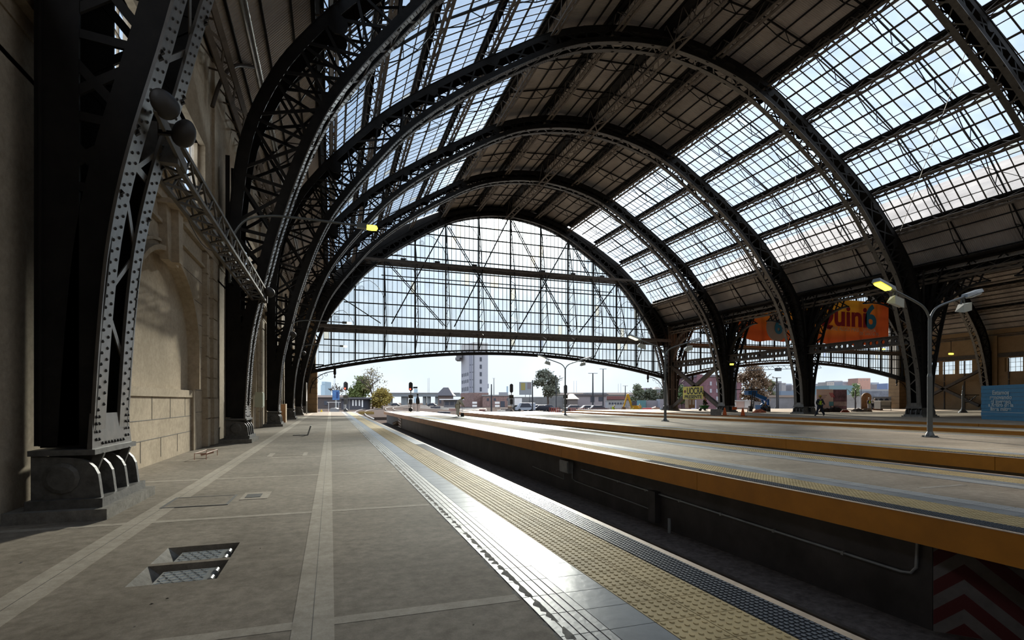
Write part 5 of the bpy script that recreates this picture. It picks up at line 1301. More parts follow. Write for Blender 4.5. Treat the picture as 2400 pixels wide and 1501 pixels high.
# right yard
block('grey_shed', 'large mauve grey shed behind the lamp columns', 'building', 150, 1355, 1421, 928, 952, MAUVE, roof=(SLATE, .5, .5), deep=16, wins=[(1384,1388,930,943),(1389,1393,930,943),(1403,1412,931,941)])
block('flat_roof_block', 'grey flat roof block behind the mauve shed', 'building', 175, 1378, 1422, 921, 940, C_('grey block', (.30,.31,.33)), deep=12)
block('red_roof_house', 'low house with a red tiled roof right of the lamp columns', 'building', 185, 1421, 1473, 937, 952, C_('house pale wall', (.45,.43,.42)), roof=(C_('red tiles', (.30,.14,.13), var=.2), .4, 1.2), deep=8, wins=[(1427,1431,941,947),(1440,1444,941,947)])
block('white_train', 'pale parked train carriage behind the orange barriers', 'train', 125, 1424, 1466, 942, 957, C_('train silver', (.55,.56,.57)), deep=3, wins=[(1427+6.5*i,1431+6.5*i,944,948) for i in range(6)], roof=(GREYP,.05,.25))
block('workshop', 'small gabled workshop left of the mauve shed', 'building', 140, 1333, 1354, 936, 952, C_('workshop brown', (.24,.21,.2)), roof=(C_('pale roof', (.5,.42,.38)), .4, 1.5), gable_=True, deep=9)
block('long_hall', 'long low pale hall roof along the horizon', 'building', 260, 1280, 1560, 926, 945, C_('hall grey', (.30,.30,.29), var=.15), roof=(C_('hall pale roof', (.55,.47,.42), var=.1), .5, 1.1), deep=20)
block('wall_screen', 'long grey screen wall behind the parked cars', 'wall', 165, 1190, 1345, 931, 952, C_('screen grey', (.27,.27,.27), var=.2, scale=.4), deep=1)
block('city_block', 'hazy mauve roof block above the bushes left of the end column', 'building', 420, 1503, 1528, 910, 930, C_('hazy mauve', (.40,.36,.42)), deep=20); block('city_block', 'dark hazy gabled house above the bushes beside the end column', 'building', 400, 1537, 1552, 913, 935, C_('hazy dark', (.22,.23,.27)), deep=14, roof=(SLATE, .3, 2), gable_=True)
block('shipping_container', 'teal shipping container left of the end column', 'container', 105, 1499.5, 1514, 939, 957, TEAL, deep=2.5); block('shipping_container', 'long pale shipping container left of the end column', 'container', 106, 1514.5, 1548, 939, 954, C_('container pale', (.48,.47,.52), var=.06), deep=2.5); block('shipping_container', 'white container partly behind the thin lamp post', 'container', 104, 1547, 1572, 936, 958, C_('container white', (.5,.5,.56)), deep=2.5)
t, X, Z, s = block('brick_warehouse', 'four storey purple brick warehouse behind the yellow sign', 'building', 150, 1633, 1738, 884, 960, PURB, deep=20, wins=[(px,px+4.5,py,py+9) for px in (1663.5,1678.5,1693,1708,1722) for py in (895,912,930)], winm=C_('pale window', (.50,.50,.56)), roof=(C_('warehouse cornice', (.22,.2,.22)), .3, .6))
lb(t, 'tower', PURB, (X(1632), X(1645), -.5, 4, Z(930), Z(878))); m = MB(); m.lathe([(6*s,0),(6*s,5*s),(.5,7*s)], (X(1673), 6, Z(884)), 12); m.build('water_tank', C_('tank blue', (.05,.30,.50)), t, world=False)
block('shipping_container', 'mauve white site container behind the crossed brace', 'container', 88, 1632, 1652, 938, 957, C_('container mauve', (.50,.46,.55)), deep=2.5, gz=0 if False else -1.0) if False else block('shipping_container', 'mauve white site container behind the crossed brace', 'container', 88, 1632, 1652, 938, 960, C_('container mauve', (.50,.46,.55)), deep=2.5)
block('site_fence', 'pale grey site fence behind the cones', 'fence', 98, 1680, 1724, 940, 962, C_('fence pale', (.45,.45,.47)), deep=.2)
block('site_house', 'small pinkish shed with white door behind the blue lift', 'building', 96, 1718, 1760, 941, 962, C_('pink wall', (.48,.36,.33)), deep=4, roof=(C_('tin', (.5,.5,.52)), .3, .2), wins=[(1719,1725,943,961,'door'),(1745,1757,940,958,'door')], winm=C_('door white', (.55,.55,.56)))
block('yard_wall', 'long grey yard wall with sandy coping behind the blue lift', 'wall', 120, 1760, 1880, 932, 962, C_('yard wall', (.34,.34,.36), var=.2, scale=.3), deep=.5, roof=(C_('sandy', (.45,.36,.30)), .2, .5)); block('yard_wall', 'long sandy yard wall behind the site notice board', 'wall', 118, 1880, 2035, 926, 962, C_('yard wall sandy', (.36,.34,.32), var=.25, scale=.3), deep=.5)
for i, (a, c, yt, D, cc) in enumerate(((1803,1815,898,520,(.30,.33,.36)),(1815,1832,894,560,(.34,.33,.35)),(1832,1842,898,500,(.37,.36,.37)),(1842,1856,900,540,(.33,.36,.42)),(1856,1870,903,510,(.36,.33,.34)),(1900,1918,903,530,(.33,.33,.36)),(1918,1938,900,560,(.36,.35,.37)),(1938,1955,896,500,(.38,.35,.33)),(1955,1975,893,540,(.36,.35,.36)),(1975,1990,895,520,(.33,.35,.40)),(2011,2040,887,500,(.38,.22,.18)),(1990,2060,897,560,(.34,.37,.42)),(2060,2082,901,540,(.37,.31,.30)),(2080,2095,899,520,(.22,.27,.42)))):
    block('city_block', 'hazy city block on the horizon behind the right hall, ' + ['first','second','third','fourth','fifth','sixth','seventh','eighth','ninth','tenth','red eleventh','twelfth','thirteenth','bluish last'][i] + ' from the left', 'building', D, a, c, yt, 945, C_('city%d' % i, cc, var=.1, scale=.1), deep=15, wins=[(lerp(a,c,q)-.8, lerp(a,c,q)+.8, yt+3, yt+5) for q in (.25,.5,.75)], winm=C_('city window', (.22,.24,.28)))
t, X, Z, s = block('green_shed', 'teal roofed shed behind the yard wall', 'building', 260, 1943, 2010, 904, 930, C_('teal shed', (.22,.33,.36)), deep=12); block('blue_shed', 'blue grey shed roof behind the middle lattice column', 'building', 200, 1830, 1880, 917, 935, C_('blue grey shed', (.22,.28,.36)), deep=10)
# site notice board (white + photo panel)
s = mpp(84); p = ground(1950, 84, 0); t = stand('site_notice', 'tall white site notice with a purple photo panel behind the walking worker', 'notice board', 1950, 84, 0); X = lambda px: (px-1950)*s; Z = lambda py: EYE+(HYP-py)*s
lb(t, 'white_panel', C_('notice white', (.62,.62,.68)), (X(1914), X(1953), 0, .1, Z(960), Z(913))); lb(t, 'photo_panel', C_('photo purple', (.16,.12,.19), var=.6, scale=.8), (X(1953), X(1985), .02, .12, Z(960), Z(913.5)))
lb(t, 'photo_sky', C_('photo pale', (.36,.36,.44), var=.4, scale=.7), (X(1954), X(1984), -.02, .03, Z(952), Z(942)))
for q in range(3): lb(t, 'printed_line', C_('notice grey', (.3,.3,.36)), (X(1917), X(1938-3*q), -.03, .01, Z(928+4*q), Z(926.5+4*q)))
m = MB()
for q in range(3): x = X(1943+3.2*q); m.add([(x,-.03,Z(921)),(x+1.8*s,-.03,Z(921)),(x+7*s,-.03,Z(932)),(x+5.2*s,-.03,Z(932))], [(0,1,2,3)])
m.build('red_stripe', C_('notice red', (.55,.12,.2)), t, world=False); lb(t, 'blue_card', C_('notice cyan', (.12,.42,.60)), (X(1943), X(1953), -.06, .0, Z(952), Z(942))); lb(t, 'leg', DKG, (X(1946), X(1947.2), -.05, .05, 0, Z(952)))
# wooden cable drum, tank, small stuff near the right pier
D = 80; t = stand('cable_drum', 'tall round topped wooden panel standing by the site fence', 'panel', 2031.5, D, 0); s = mpp(D); m = MB(); w = 11.5*s; h = (966-926)*s
m.prism([(w*math.cos(a), 0, h-w+w*math.sin(a)) for a in [q*math.pi/10 for q in range(11)]]+[(-w,0,0),(w,0,0)], (0,.2,0)); m.build('panel', C_('sandy wood', (.46,.30,.17), var=.3, scale=1.2), t, world=False); lb(t, 'stay', WOOD, (-.05, .05, -.06, 0, .2, h*.9))
t = stand('water_tank', 'white plastic water tank on a frame beside the right gable pier', 'tank', 2076, 72, 0); s = mpp(72); lb(t, 'body', C_('tank white', (.62,.6,.56)), (-12*s, 12*s, 0, 1.3, .25, (966-944)*s)); lb(t, 'lid', WHITE, (-13*s, 13*s, -.05, 1.35, 22*s, 24*s)); lb(t, 'frame', DKG, (-12.2*s,-11.6*s,-.06,0,0,20*s), (11.6*s,12.2*s,-.06,0,0,20*s), (-12*s,12*s,-.06,0,.6,.66))
t = stand('mural_wall', 'white hoarding painted with dark round discs behind the water tank', 'hoarding', 2070, 92, 0); s = mpp(92); lb(t, 'board', C_('mural pale', (.45,.52,.62)), (-26*s, 26*s, 0, .1, 8*s, 28*s))
for q in range(3): m = MB(); m.lathe([(5*s,-.05),(5*s,0)], ((-18+13*q)*s, 0, 19*s), 14, axis='Y'); m.build('painted_disc', C_('mural dark', (.06,.09,.14)), t, world=False)
for px, D, r, c, lab in ((2057,76,.55,(.35,.17,.10),'rusty earth heap beside the workers near the water tank'),(1780,60,.5,(.85,.26,.14),'crumpled orange tarpaulin on the ground by the blue lift'),(1535,95,1.5,(.42,.24,.16),'low earth mound in front of the pale container'),(1980,62,.35,(.65,.12,.06),'small orange tub on the rubble right of the walking worker'),(1935,64,.6,(.10,.08,.07),'dark rubble heap behind the walking worker'),(1956,64,.7,(.08,.065,.06),'dark debris pile at the foot of the site notice'),(2010,66,.5,(.30,.28,.26),'grey rubble heap left of the wooden panel'),(2030,66,.5,(.50,.38,.26),'pile of sandy bags at the foot of the wooden panel')):
    p = ground(px, D, 0 if px > 1600 else -1); m = MB(); m.sphere((p.x,p.y,p.z), r, 10, 7, sc=(1.7,1.1,.8)); m.v = [(x+(R()-.5)*r*.35, y+(R()-.5)*r*.35, z+(R()-.5)*r*.25) for x,y,z in m.v]
    solo(m, 'tarpaulin' if 'tarp' in lab else ('tub' if 'tub' in lab else 'rubble_heap'), C_('heap%d' % px, c, var=.4, scale=2), lab, 'rubble' if 'tarp' not in lab else 'tarpaulin', loc=tuple(p))
# cones
for px, yb_, lab in ((1698.5, 974.5, 'orange traffic cone nearest the concrete block'), (1741, 976, 'orange traffic cone right of the column foot')):
    p = onz(px, yb_, 0); t = thing('traffic_cone', lab, 'cone', tuple(p), 'orange traffic cones'); m = MB(); m.lathe([(.19,.03),(.15,.25),(.09,.55),(.04,.72)], tuple(p), 12); m.build('cone', ORG_, t); m = MB(); m.box(p.x-.25, p.x+.25, p.y-.25, p.y+.25, 0, .04); m.build('base', BLACK, t)
t = stand('traffic_cone', 'small red cone on the ballast left of the grey utility hut', 'cone', 769.5, 88); m = MB(); m.lathe([(.22,.0),(.15,.3),(.05,.6)], (0,0,0), 10); m.build('cone', C_('cone red', (.75,.13,.10)), t, world=False)
t = stand('warning_sign', 'small yellow warning triangle beside the left gable pier', 'sign', 753.5, 72, -.2); m = MB(); m.prism([(-.18,0,.05),(.18,0,.05),(0,0,.42)], (0,.04,0)); m.build('panel', C_('warning yellow', (.65,.45,.04)), t, world=False)
# barriers and mesh fences
for i, (a, c, D, cc, lab) in enumerate(((1288,1312,100,(.62,.13,.09),'orange red mesh barrier right of the unlit signal'),(1333,1352,96,(.60,.17,.13),'orange mesh barrier beneath the mauve shed, left'),(1352,1372,97,(.55,.2,.15),'orange mesh barrier beneath the mauve shed, middle'),(1372,1432,98,(.36,.2,.16),'row of rusty fence pickets in front of the parked train'),(1436,1466,94,(.45,.28,.22),'low brown barrier left of the excavator'))):
    s = mpp(D); t = stand('mesh_barrier', lab, 'barrier', (a+c)/2, D, -1); w = (c-a)*s/2; h = 1.1
    m = MB(); n = int(w*2/.35); 
    for q in range(n+1): m.bar((-w+2*w*q/n, 0, .1), (-w+2*w*q/n, 0, h), .10 if i > 2 else .17, .03, (0,1,0))
    for z in (.25,.6,1.0): m.bar((-w,0,z),(w,0,z), .05, .03)
    m.build('mesh', C_('barrier%d' % i, cc, var=.2), t, world=False); lb(t, 'post', DKG, (-w-.04,-w+.04,-.04,.04,0,h+.15), (w-.04,w+.04,-.04,.04,0,h+.15))
# vehicles
def car(px, D, L, c, lab, rz=-TH+.1, h=1.45):
    t = stand('parked_car' if h < 1.8 else 'parked_van', lab, 'car' if h < 1.8 else 'van', px, D, -1, rz=rz); cm = C_('carpaint'+lab[:14], c, rough=.3)
    pr = [(-L/2,.35),(-L/2,.8),(-L*.36,.88),(-L*.22,h),(L*.2,h),(L*.36,.9),(L/2,.75),(L/2,.35)] if h < 1.8 else [(-L/2,.35),(-L/2,.95),(-L*.4,1.1),(-L*.28,h),(L/2,h),(L/2,.35)]
    m = MB(); m.prism([(x, -.85, z) for x, z in pr], (0, 1.7, 0)); m.build('body', cm, t, world=False)
    m = MB(); m.prism([(-L*.30,-.87,.92),(-L*.2,-.87,h-.1),(L*.18,-.87,h-.1),(L*.31,-.87,.95)], (0,1.74,0)); m.build('glazing', DWN, t, world=False)
    for x in (-L*.31, L*.31):
        for y in (-.86,.72): m = MB(); m.lathe([(.32,0),(.32,.16)], (x,y,.32), 12, axis='Y'); m.build('wheel', BLACK, t, world=False)
    return t
car(1231, 118, 4.4, (.55,.62,.72), 'pale blue parked van right of the unlit signal', h=1.95)
for px, D, c, lab in ((1256,122,(.10,.11,.14),'dark parked car just right of the dark pole'),(1264,130,(.2,.21,.24),'grey parked car under the grey green tree'),(1273,120,(.05,.055,.07),'black parked car under the grey green tree'),(1284,128,(.3,.31,.33),'silver parked car left of the orange mesh barrier'),(1345,118,(.35,.36,.4),'silver parked car in front of the workshop'),(1400,110,(.28,.29,.32),'grey parked car beneath the second lamp column'),(1379,112,(.5,.5,.5),'white parked car beneath the first lamp column'),(927,240,(.06,.07,.09),'dark vehicle on the track bed below the viaduct'),(1012,230,(.06,.07,.10),'dark vehicle left of the platform shelter')): car(px, D, 4.2, c, lab)
def excavator(px, D, lab, scale, bodyx=1):
    t = stand('excavator', lab, 'excavator', px, D, -1); k = scale; P3 = lambda x, y, z: (x*k*bodyx, y*k, z*k)
    m = MB(); a, c = sorted((.2*k*bodyx, 2.2*k*bodyx)); m.box(a, c, -.9*k, .9*k, .9*k, 2.0*k); m.build('body', YEL, t, world=False)
    m = MB(); a, c = sorted((.2*k*bodyx, 1.2*k*bodyx)); m.box(a, c, -.92*k, -.1*k, 2.0*k, 2.9*k); m.build('cab', DWN, t, world=False)
    m = MB(); a, c = sorted((0, 2.4*k*bodyx)); m.box(a, c, -1.1*k, -.7*k, 0, .85*k); m.box(a, c, .7*k, 1.1*k, 0, .85*k); m.build('track', BLACK, t, world=False)
    m = MB(); m.bar(P3(.3,0,1.6), P3(-.7,0,4.6), .42*k, .5*k, (0,1,0)); m.build('boom', YEL, t, world=False)
    m = MB(); m.bar(P3(-.7,0,4.6), P3(-1.6,0,1.6), .32*k, .4*k, (0,1,0)); sk = m.build('stick', YEL, t, world=False)
    m = MB(); m.prism([P3(-1.9,-.4,1.7),P3(-1.2,-.4,1.6),P3(-1.2,-.4,.6),P3(-1.9,-.4,.3)], (0,.8*k,0)); m.build('bucket', C_('bucket rust', (.25,.15,.08)), sk, world=False)
excavator(1478, 93, 'yellow excavator with raised arm working beyond the platforms', .78)
t = stand('wheel_loader', 'white and yellow wheel loader right of the unlit signal', 'loader', 1217, 122, -1); lb(t, 'cab', WHITE, (-1.1,.6,-.8,.8,1.4,3.0)); lb(t, 'body', YEL, (.3,2.2,-.7,.7,.9,1.7)); lb(t, 'bucket', C_('bucket rust', (.25,.15,.08)), (-2.6,-1.6,-1,1,.2,1.2))
for x in (-.8, 1.4): m = MB(); m.lathe([(.7,-.95),(.7,.95)], (x,0,.7), 14, axis='Y'); m.build('wheel', BLACK, t, world=False)
t = stand('site_vehicle', 'tan two windowed site vehicle seen through the lower crossed brace', 'vehicle', 1621, 76, 0); s = mpp(76); lb(t, 'cab', C_('vehicle tan', (.40,.30,.20), var=.2), (-7*s, 8*s, 0, 1.6, .3, (966-938)*s)); lb(t, 'window', C_('bright window', (.7,.72,.75)), (-5.5*s,-1.5*s,-.05,.02,.8,1.5), (2*s,6*s,-.05,.02,.8,1.5)); lb(t, 'roof', WHITE, (-5*s,6*s,0,1.6,28*s,30*s))
t = stand('compressor', 'small red tank machine beside the earth mound', 'machine', 1516, 90, -1); m = MB(); m.lathe([(.05,-.85),(.42,-.75),(.45,.75),(.05,.85)], (0,0,.75), 12, axis='X'); m.build('tank', C_('machine red', (.55,.05,.04), rough=.4), t, world=False); lb(t, 'skid', BLACK, (-.8,.8,-.3,.3,.1,.35))
t = stand('water_bottle', 'large pale blue water bottle left of the thin lamp post', 'bottle', 1549, 80, -.3); m = MB(); m.lathe([(.17,0),(.17,.4),(.14,.5),(.05,.6),(.05,.68)], (0,0,0), 12); m.build('bottle', C_('bottle blue', (.45,.62,.75), rough=.25), t, world=False); m = MB(); m.lathe([(.06,.66),(.06,.72)], (0,0,0), 10); m.build('cap', WHITE, t, world=False)
t = stand('wheelbarrow', 'green wheelbarrow in front of the worker under the yellow sign', 'wheelbarrow', 1650, 70, 0); m = MB(); m.prism([(-.55,-.35,.75),(.6,-.35,.75),(.35,-.35,.35),(-.3,-.35,.35)], (0,.7,0)); m.build('tray', C_('barrow green', (.04,.16,.05)), t, world=False); m = MB(); m.lathe([(.2,-.06),(.2,.06)], (-.5,0,.2), 12, axis='Y'); m.build('wheel', BLACK, t, world=False); m = MB(); m.bar((-.5,.3,.25),(.95,.3,.75), .04); m.bar((-.5,-.3,.25),(.95,-.3,.75), .04); m.bar((.3,.3,.4),(.3,.3,0), .04); m.bar((.3,-.3,.4),(.3,-.3,0), .04); m.build('frame', DKG, t, world=False)
# blue boom lift
D = 66; s = mpp(D); t = stand('boom_lift', 'bright blue boom lift behind the traffic cones', 'lift', 1780, D, 0); X = lambda px: (px-1780)*s; Z = lambda py: EYE+(HYP-py)*s
lb(t, 'counterweight', BLU, (X(1754), X(1775), 0, 1.2, Z(926), Z(916))); lb(t, 'chassis', BLU, (X(1784), X(1805), 0, 1.6, Z(961), Z(950))); m = MB(); m.bar((X(1770),.6,Z(924)),(X(1800),.6,Z(936)), .45, .5, (0,1,0)); m.build('boom', BLU, t, world=False)
m = MB(); m.bar((X(1803),.3,Z(936)),(X(1803),.3,Z(955)), .2); m.bar((X(1788),.3,Z(938)),(X(1796),.3,Z(955)), .2); m.bar((X(1800),.3,Z(940)),(X(1786),.3,Z(950)), .15); m.build('linkage', BLU, t, world=False)
lb(t, 'stripe', WHITE, (X(1790), X(1804), -.03, 0, Z(952.5), Z(950.8)))
m = MB(); m.bar((X(1765),0,Z(918)),(X(1759),0,Z(960)), .12); m.bar((X(1770),0,Z(918)),(X(1764),0,Z(960)), .1); m.build('stay', DKG, t, world=False)
lb(t, 'wheel', BLACK, (X(1756), X(1763), -.1, .3, 0, .7), (X(1786), X(1793), -.1, .3, 0, .6), (X(1798), X(1805), -.1, .3, 0, .6))
t = stand('site_light', 'dark work light bar with two white lamps above the blue lift', 'light', 1762, 67, 0); s = mpp(67); Z = lambda py: EYE+(HYP-py)*s; X = lambda px: (px-1762)*s
lb(t, 'bar', DKG, (X(1722), X(1782), 0, .12, Z(914.6), Z(912.8))); lb(t, 'mast', DKG, (X(1761.5), X(1763), 0, .1, 0, Z(900)))
for px in (1757, 1772): m = MB(); m.sphere((X(px), -.05, Z(909.5)), 2.2*s, 10, 6); m.build('lamp_globe', WHITE, t, world=False)
t = stand('striped_barrier', 'white barrier plank with orange ends right of the column foot', 'barrier', 1738, 62, 0); s = mpp(62); lb(t, 'plank', WHITE, (-18*s, 18*s, 0, .08, .35, .55)); lb(t, 'end_board', ORG_, (-21*s,-11*s,-.02,.1,.3,.62)); lb(t, 'leg', DKG, (-15*s,-14*s,0,.1,0,.4), (14*s,15*s,0,.1,0,.4))
m = MB(); D = 110; s = mpp(D); p0 = site(1790, 869.5, D); p1 = site(1880, 863, D); t = thing('crane_jib', 'thin lattice crane jib behind the middle lattice column', 'crane', tuple(p0))
a = Vector(p0)-Vector((CS,-SN,0))*6; c = Vector(p1)+Vector((CS,-SN,0))*4; up_ = Vector((0,0,.75))
for e in (Vector((0,0,0)), up_): m.bar(a+e, c+e, .1)
for q in range(30): m.bar(a.lerp(c, q/30)+(up_ if q % 2 else Vector((0,0,0))), a.lerp(c, (q+1)/30)+(Vector((0,0,0)) if q % 2 else up_), .06)
m.build('jib', DKG, t); m = MB(); q = a.lerp(c, .5); m.box(q.x-.5,q.x+.5,q.y-.4,q.y+.4,q.z-.35,q.z+.3); m.build('trolley', DKG, t); m = MB(); m.bar((a.x,a.y,-1),(a.x,a.y,a.z+1.5), .5); m.build('tower_leg', DKG, t)
for i, (px, D, lab) in enumerate(((1112.5,170,'white double board track sign at the foot of the white tower'),(1165.5,165,'white double board track sign before the low brick building'))):
    t = stand('track_sign', lab, 'sign', px, D); s = mpp(D)
    for z in (.5, 1.5): lb(t, 'board', WHITE, (-5.5*s, 5.5*s, 0, .1, z, z+.65))
    lb(t, 'post', DKG, (-4*s, -3.6*s, .1, .2, 0, 2.1), (3.6*s, 4*s, .1, .2, 0, 2.1))
for i, (px, D, w, h, c, lab) in enumerate(((1131,120,1.6,.5,(.35,.16,.14),'low reddish pallet stack on the ballast left of the first dark pole'),(1186,120,2.6,.7,(.2,.17,.16),'dark pile of timbers on the ballast before the brick building'),(1175,112,1.8,.45,(.6,.58,.55),'low pale slab stack right of the first dark pole'),(1040,100,2.4,.4,(.16,.17,.22),'low dark slab stack beyond the leaning worker'),(1062,125,2.2,.6,(.5,.3,.26),'reddish crate stack beyond the leaning worker'),(1262,98,2.0,.5,(.22,.19,.18),'dark timber stack before the parked cars'),(1312,100,1.2,.7,(.6,.6,.6),'pale cabinet right of the orange red mesh barrier'),(1428,100,1.5,.6,(.58,.55,.5),'pale crate left of the lime shirted worker'),(1020,160,3.0,.8,(.12,.12,.15),'dark wagon platform beside the shelter'),(955,150,2.5,.5,(.4,.33,.28),'brown crate stack on the track bed'))):
    t = stand('material_stack', lab, 'materials', px, D); n = 3
    for q in range(n): lb(t, 'layer', C_('stack%d' % i, c, var=.3), (-w/2+R()*.1, w/2-R()*.1, R()*.1, 1.0, h*q/n, h*(q+1)/n-.02))
# ---- trees
LEAFM = {}
def leafmat(n, c): 
    return mat('leaf '+n, c, .7, col2=tuple(x*.55 for x in c), scale=1.2)
def tree(px, D, x0, x1, ytop, ybase, lab, leaf, n, density=1.0, size=.35, trunkm=None, bare=False, gz=-1.0, crown=None, clumps=14):
    t = stand('tree', lab, 'tree', px, D, gz, group=None); s = mpp(D); H = EYE-gz+(HYP-ytop)*s; tm = trunkm or C_('bark', (.13,.10,.085), var=.3); cx = ((x0+x1)/2-px)*s; rx = (x1-x0)/2*s
    m = MB(); tips = []
    def br(p, d, L, r, lev):
        q = p+d*L; m.tube([p, p.lerp(q,.5)+Vector(((R()-.5)*.08*L, (R()-.5)*.08*L, 0)), q], [r, r*.85, r*.65], 5, cap=False)
        if lev == 0: tips.append(q); return
        for i in range(3 if lev > 1 or bare else 2):
            a = R()*6.28; sp = .45+R()*.4; nd = (d+Vector((math.cos(a)*sp, math.sin(a)*sp, (R()-.35)*.35))).normalized(); br(q, nd, L*(.66+R()*.2), r*.6, lev-1)
            tips.append(q)
    br(Vector((0,0,0)), Vector((cx/H*.3, 0, 1)).normalized(), H*(.30 if not bare else .27), H*.024, 4 if bare else 3)
    zmax = max(v[2] for v in m.v); kx = rx/max(.1, max(abs(v[0]-cx) for v in m.v)); kz = (H*(1 if bare else .92))/zmax
    m.v = [(cx*min(1,v[2]*kz/H*1.5)+(v[0]-0)*min(1.3,kx*1.0) if True else 0, v[1], v[2]*kz) for v in m.v]
    m.build('trunk', tm, t, world=False)
    if n:
        f = MB(); cl = []
        z0 = H*(crown or .25)
        for i in range(clumps):
            a = R()*6.28; q = R()**.5; zz = R(); prof = math.sin(math.pi*(.12+.85*zz))**.7
            cl.append((cx+rx*.82*q*math.cos(a)*prof, rx*.7*q*math.sin(a)*prof, z0+(H-z0)*(.06+.9*zz), rx*(.22+.2*R())*density))
        for i in range(n):
            c = cl[int(R()*len(cl))]; g1 = lambda: (R()+R()+R()-1.5)*.8
            p = Vector((c[0]+g1()*c[3]*1.2, c[1]+g1()*c[3]*1.2, max(z0*.7, c[2]+g1()*c[3])))
            a = Vector((R()-.5, R()-.5, R()-.5)).normalized(); b_ = a.orthogonal().normalized(); z = size*(.6+.8*R())
            f.quad(p-a*z*.5, p+b_*z*.35, p+a*z*.5, p-b_*z*.35)
        f.build('foliage', leafmat(leaf[0], leaf[1]), t, world=False)
    return t
tree(840, 165, 814, 876, 891, 955, 'dense green tree right of the first red signal', ('green', (.16,.20,.055)), 5200, 1.2, .75, crown=.12, clumps=26)
tree(873, 160, 838, 912, 868, 955, 'tall bare branched autumn tree behind the green tree', ('bare', (.30,.24,.12)), 500, 1, .4, bare=True, crown=.4)
tree(896, 158, 872, 916, 917, 955, 'low yellowish bush tree left of the viaduct piers', ('yellow', (.36,.27,.055)), 2600, 1.3, .6, crown=.1, clumps=16)
tree(783, 230, 766, 806, 903, 940, 'sparse distant tree behind the blue poster board', ('dull', (.16,.14,.11)), 300, 1, .6, bare=True, crown=.5)
tree(1283, 150, 1247, 1321, 864, 955, 'tall grey green tree left of the farthest lamp post', ('grey', (.16,.17,.12)), 3600, .85, .62, crown=.3, clumps=22)
tree(1491, 175, 1474, 1512, 905, 950, 'pale palm like tree behind the excavator', ('sage', (.17,.19,.11)), 1500, 1, .7, crown=.3)
tree(1524, 170, 1502, 1548, 917, 950, 'dark bushy tree behind the pale container', ('dark', (.12,.13,.08)), 2200, 1.3, .7, crown=.1, clumps=14)
tree(1553, 165, 1536, 1572, 915, 950, 'dark bush behind the thin lamp post', ('dark2', (.14,.15,.10)), 1600, 1.3, .7, crown=.1)
tree(1598, 160, 1578, 1618, 898, 955, 'green tree left of the yellow sign behind the end column', ('green2', (.13,.19,.07)), 2400, 1.2, .6, crown=.15, clumps=16)
tree(1762, 115, 1722, 1805, 858, 955, 'big autumn tree with russet crown behind the blue lift', ('russet', (.24,.15,.08)), 5200, 1.1, .5, crown=.25, clumps=28)
tree(1806, 150, 1790, 1822, 890, 955, 'olive tree right of the big autumn tree', ('olive', (.17,.17,.07)), 1500, 1.1, .6, crown=.15)
tree(2006, 105, 1990, 2024, 901, 960, 'small green tree behind the thin poles by the wooden panel', ('green3', (.20,.27,.10)), 700, .8, .4, crown=.6)
# low grass verge
m = MB()
for i in range(700):
    q = R(); p = ground(lerp(838, 870, q)+R()*6, 92+R()*6); h = .25+.3*R(); m.add([p, p+Vector((.12,0,0)), p+Vector((.06+(R()-.5)*.2,.0,h))], [(0,1,2)])
solo(m, 'grass_verge', C_('dry grass', (.40,.30,.12)), 'dry grass verge beside the outer curved rail', 'grass', kind='stuff')
# ================================================================ people
def skin(name, nodes, edges, m_, parent, lv=1):
    names = list(nodes); me = bpy.data.meshes.new(name); me.from_pydata([nodes[n][0] for n in names], [(names.index(a), names.index(b_)) for a, b_ in edges], [])
    o = bpy.data.objects.new(name, me); COL.objects.link(o); md = o.modifiers.new('Skin', 'SKIN'); 
    for i, n in enumerate(names):
        r = nodes[n][1]; me.skin_vertices[0].data[i].radius = r if isinstance(r, tuple) else (r, r)
    me.skin_vertices[0].data[0].use_root = True
    o.modifiers.new('Sub', 'SUBSURF').levels = lv
    dg = bpy.context.evaluated_depsgraph_get(); dg.update(); nm_ = bpy.data.meshes.new_from_object(o.evaluated_get(dg)); bpy.data.objects.remove(o); bpy.data.meshes.remove(me)
    nm_.materials.clear(); nm_.materials.append(m_); nm_.name = name; o = bpy.data.objects.new(name, nm_); COL.objects.link(o); o.parent = parent
    for p in nm_.polygons: p.use_smooth = True
    return o
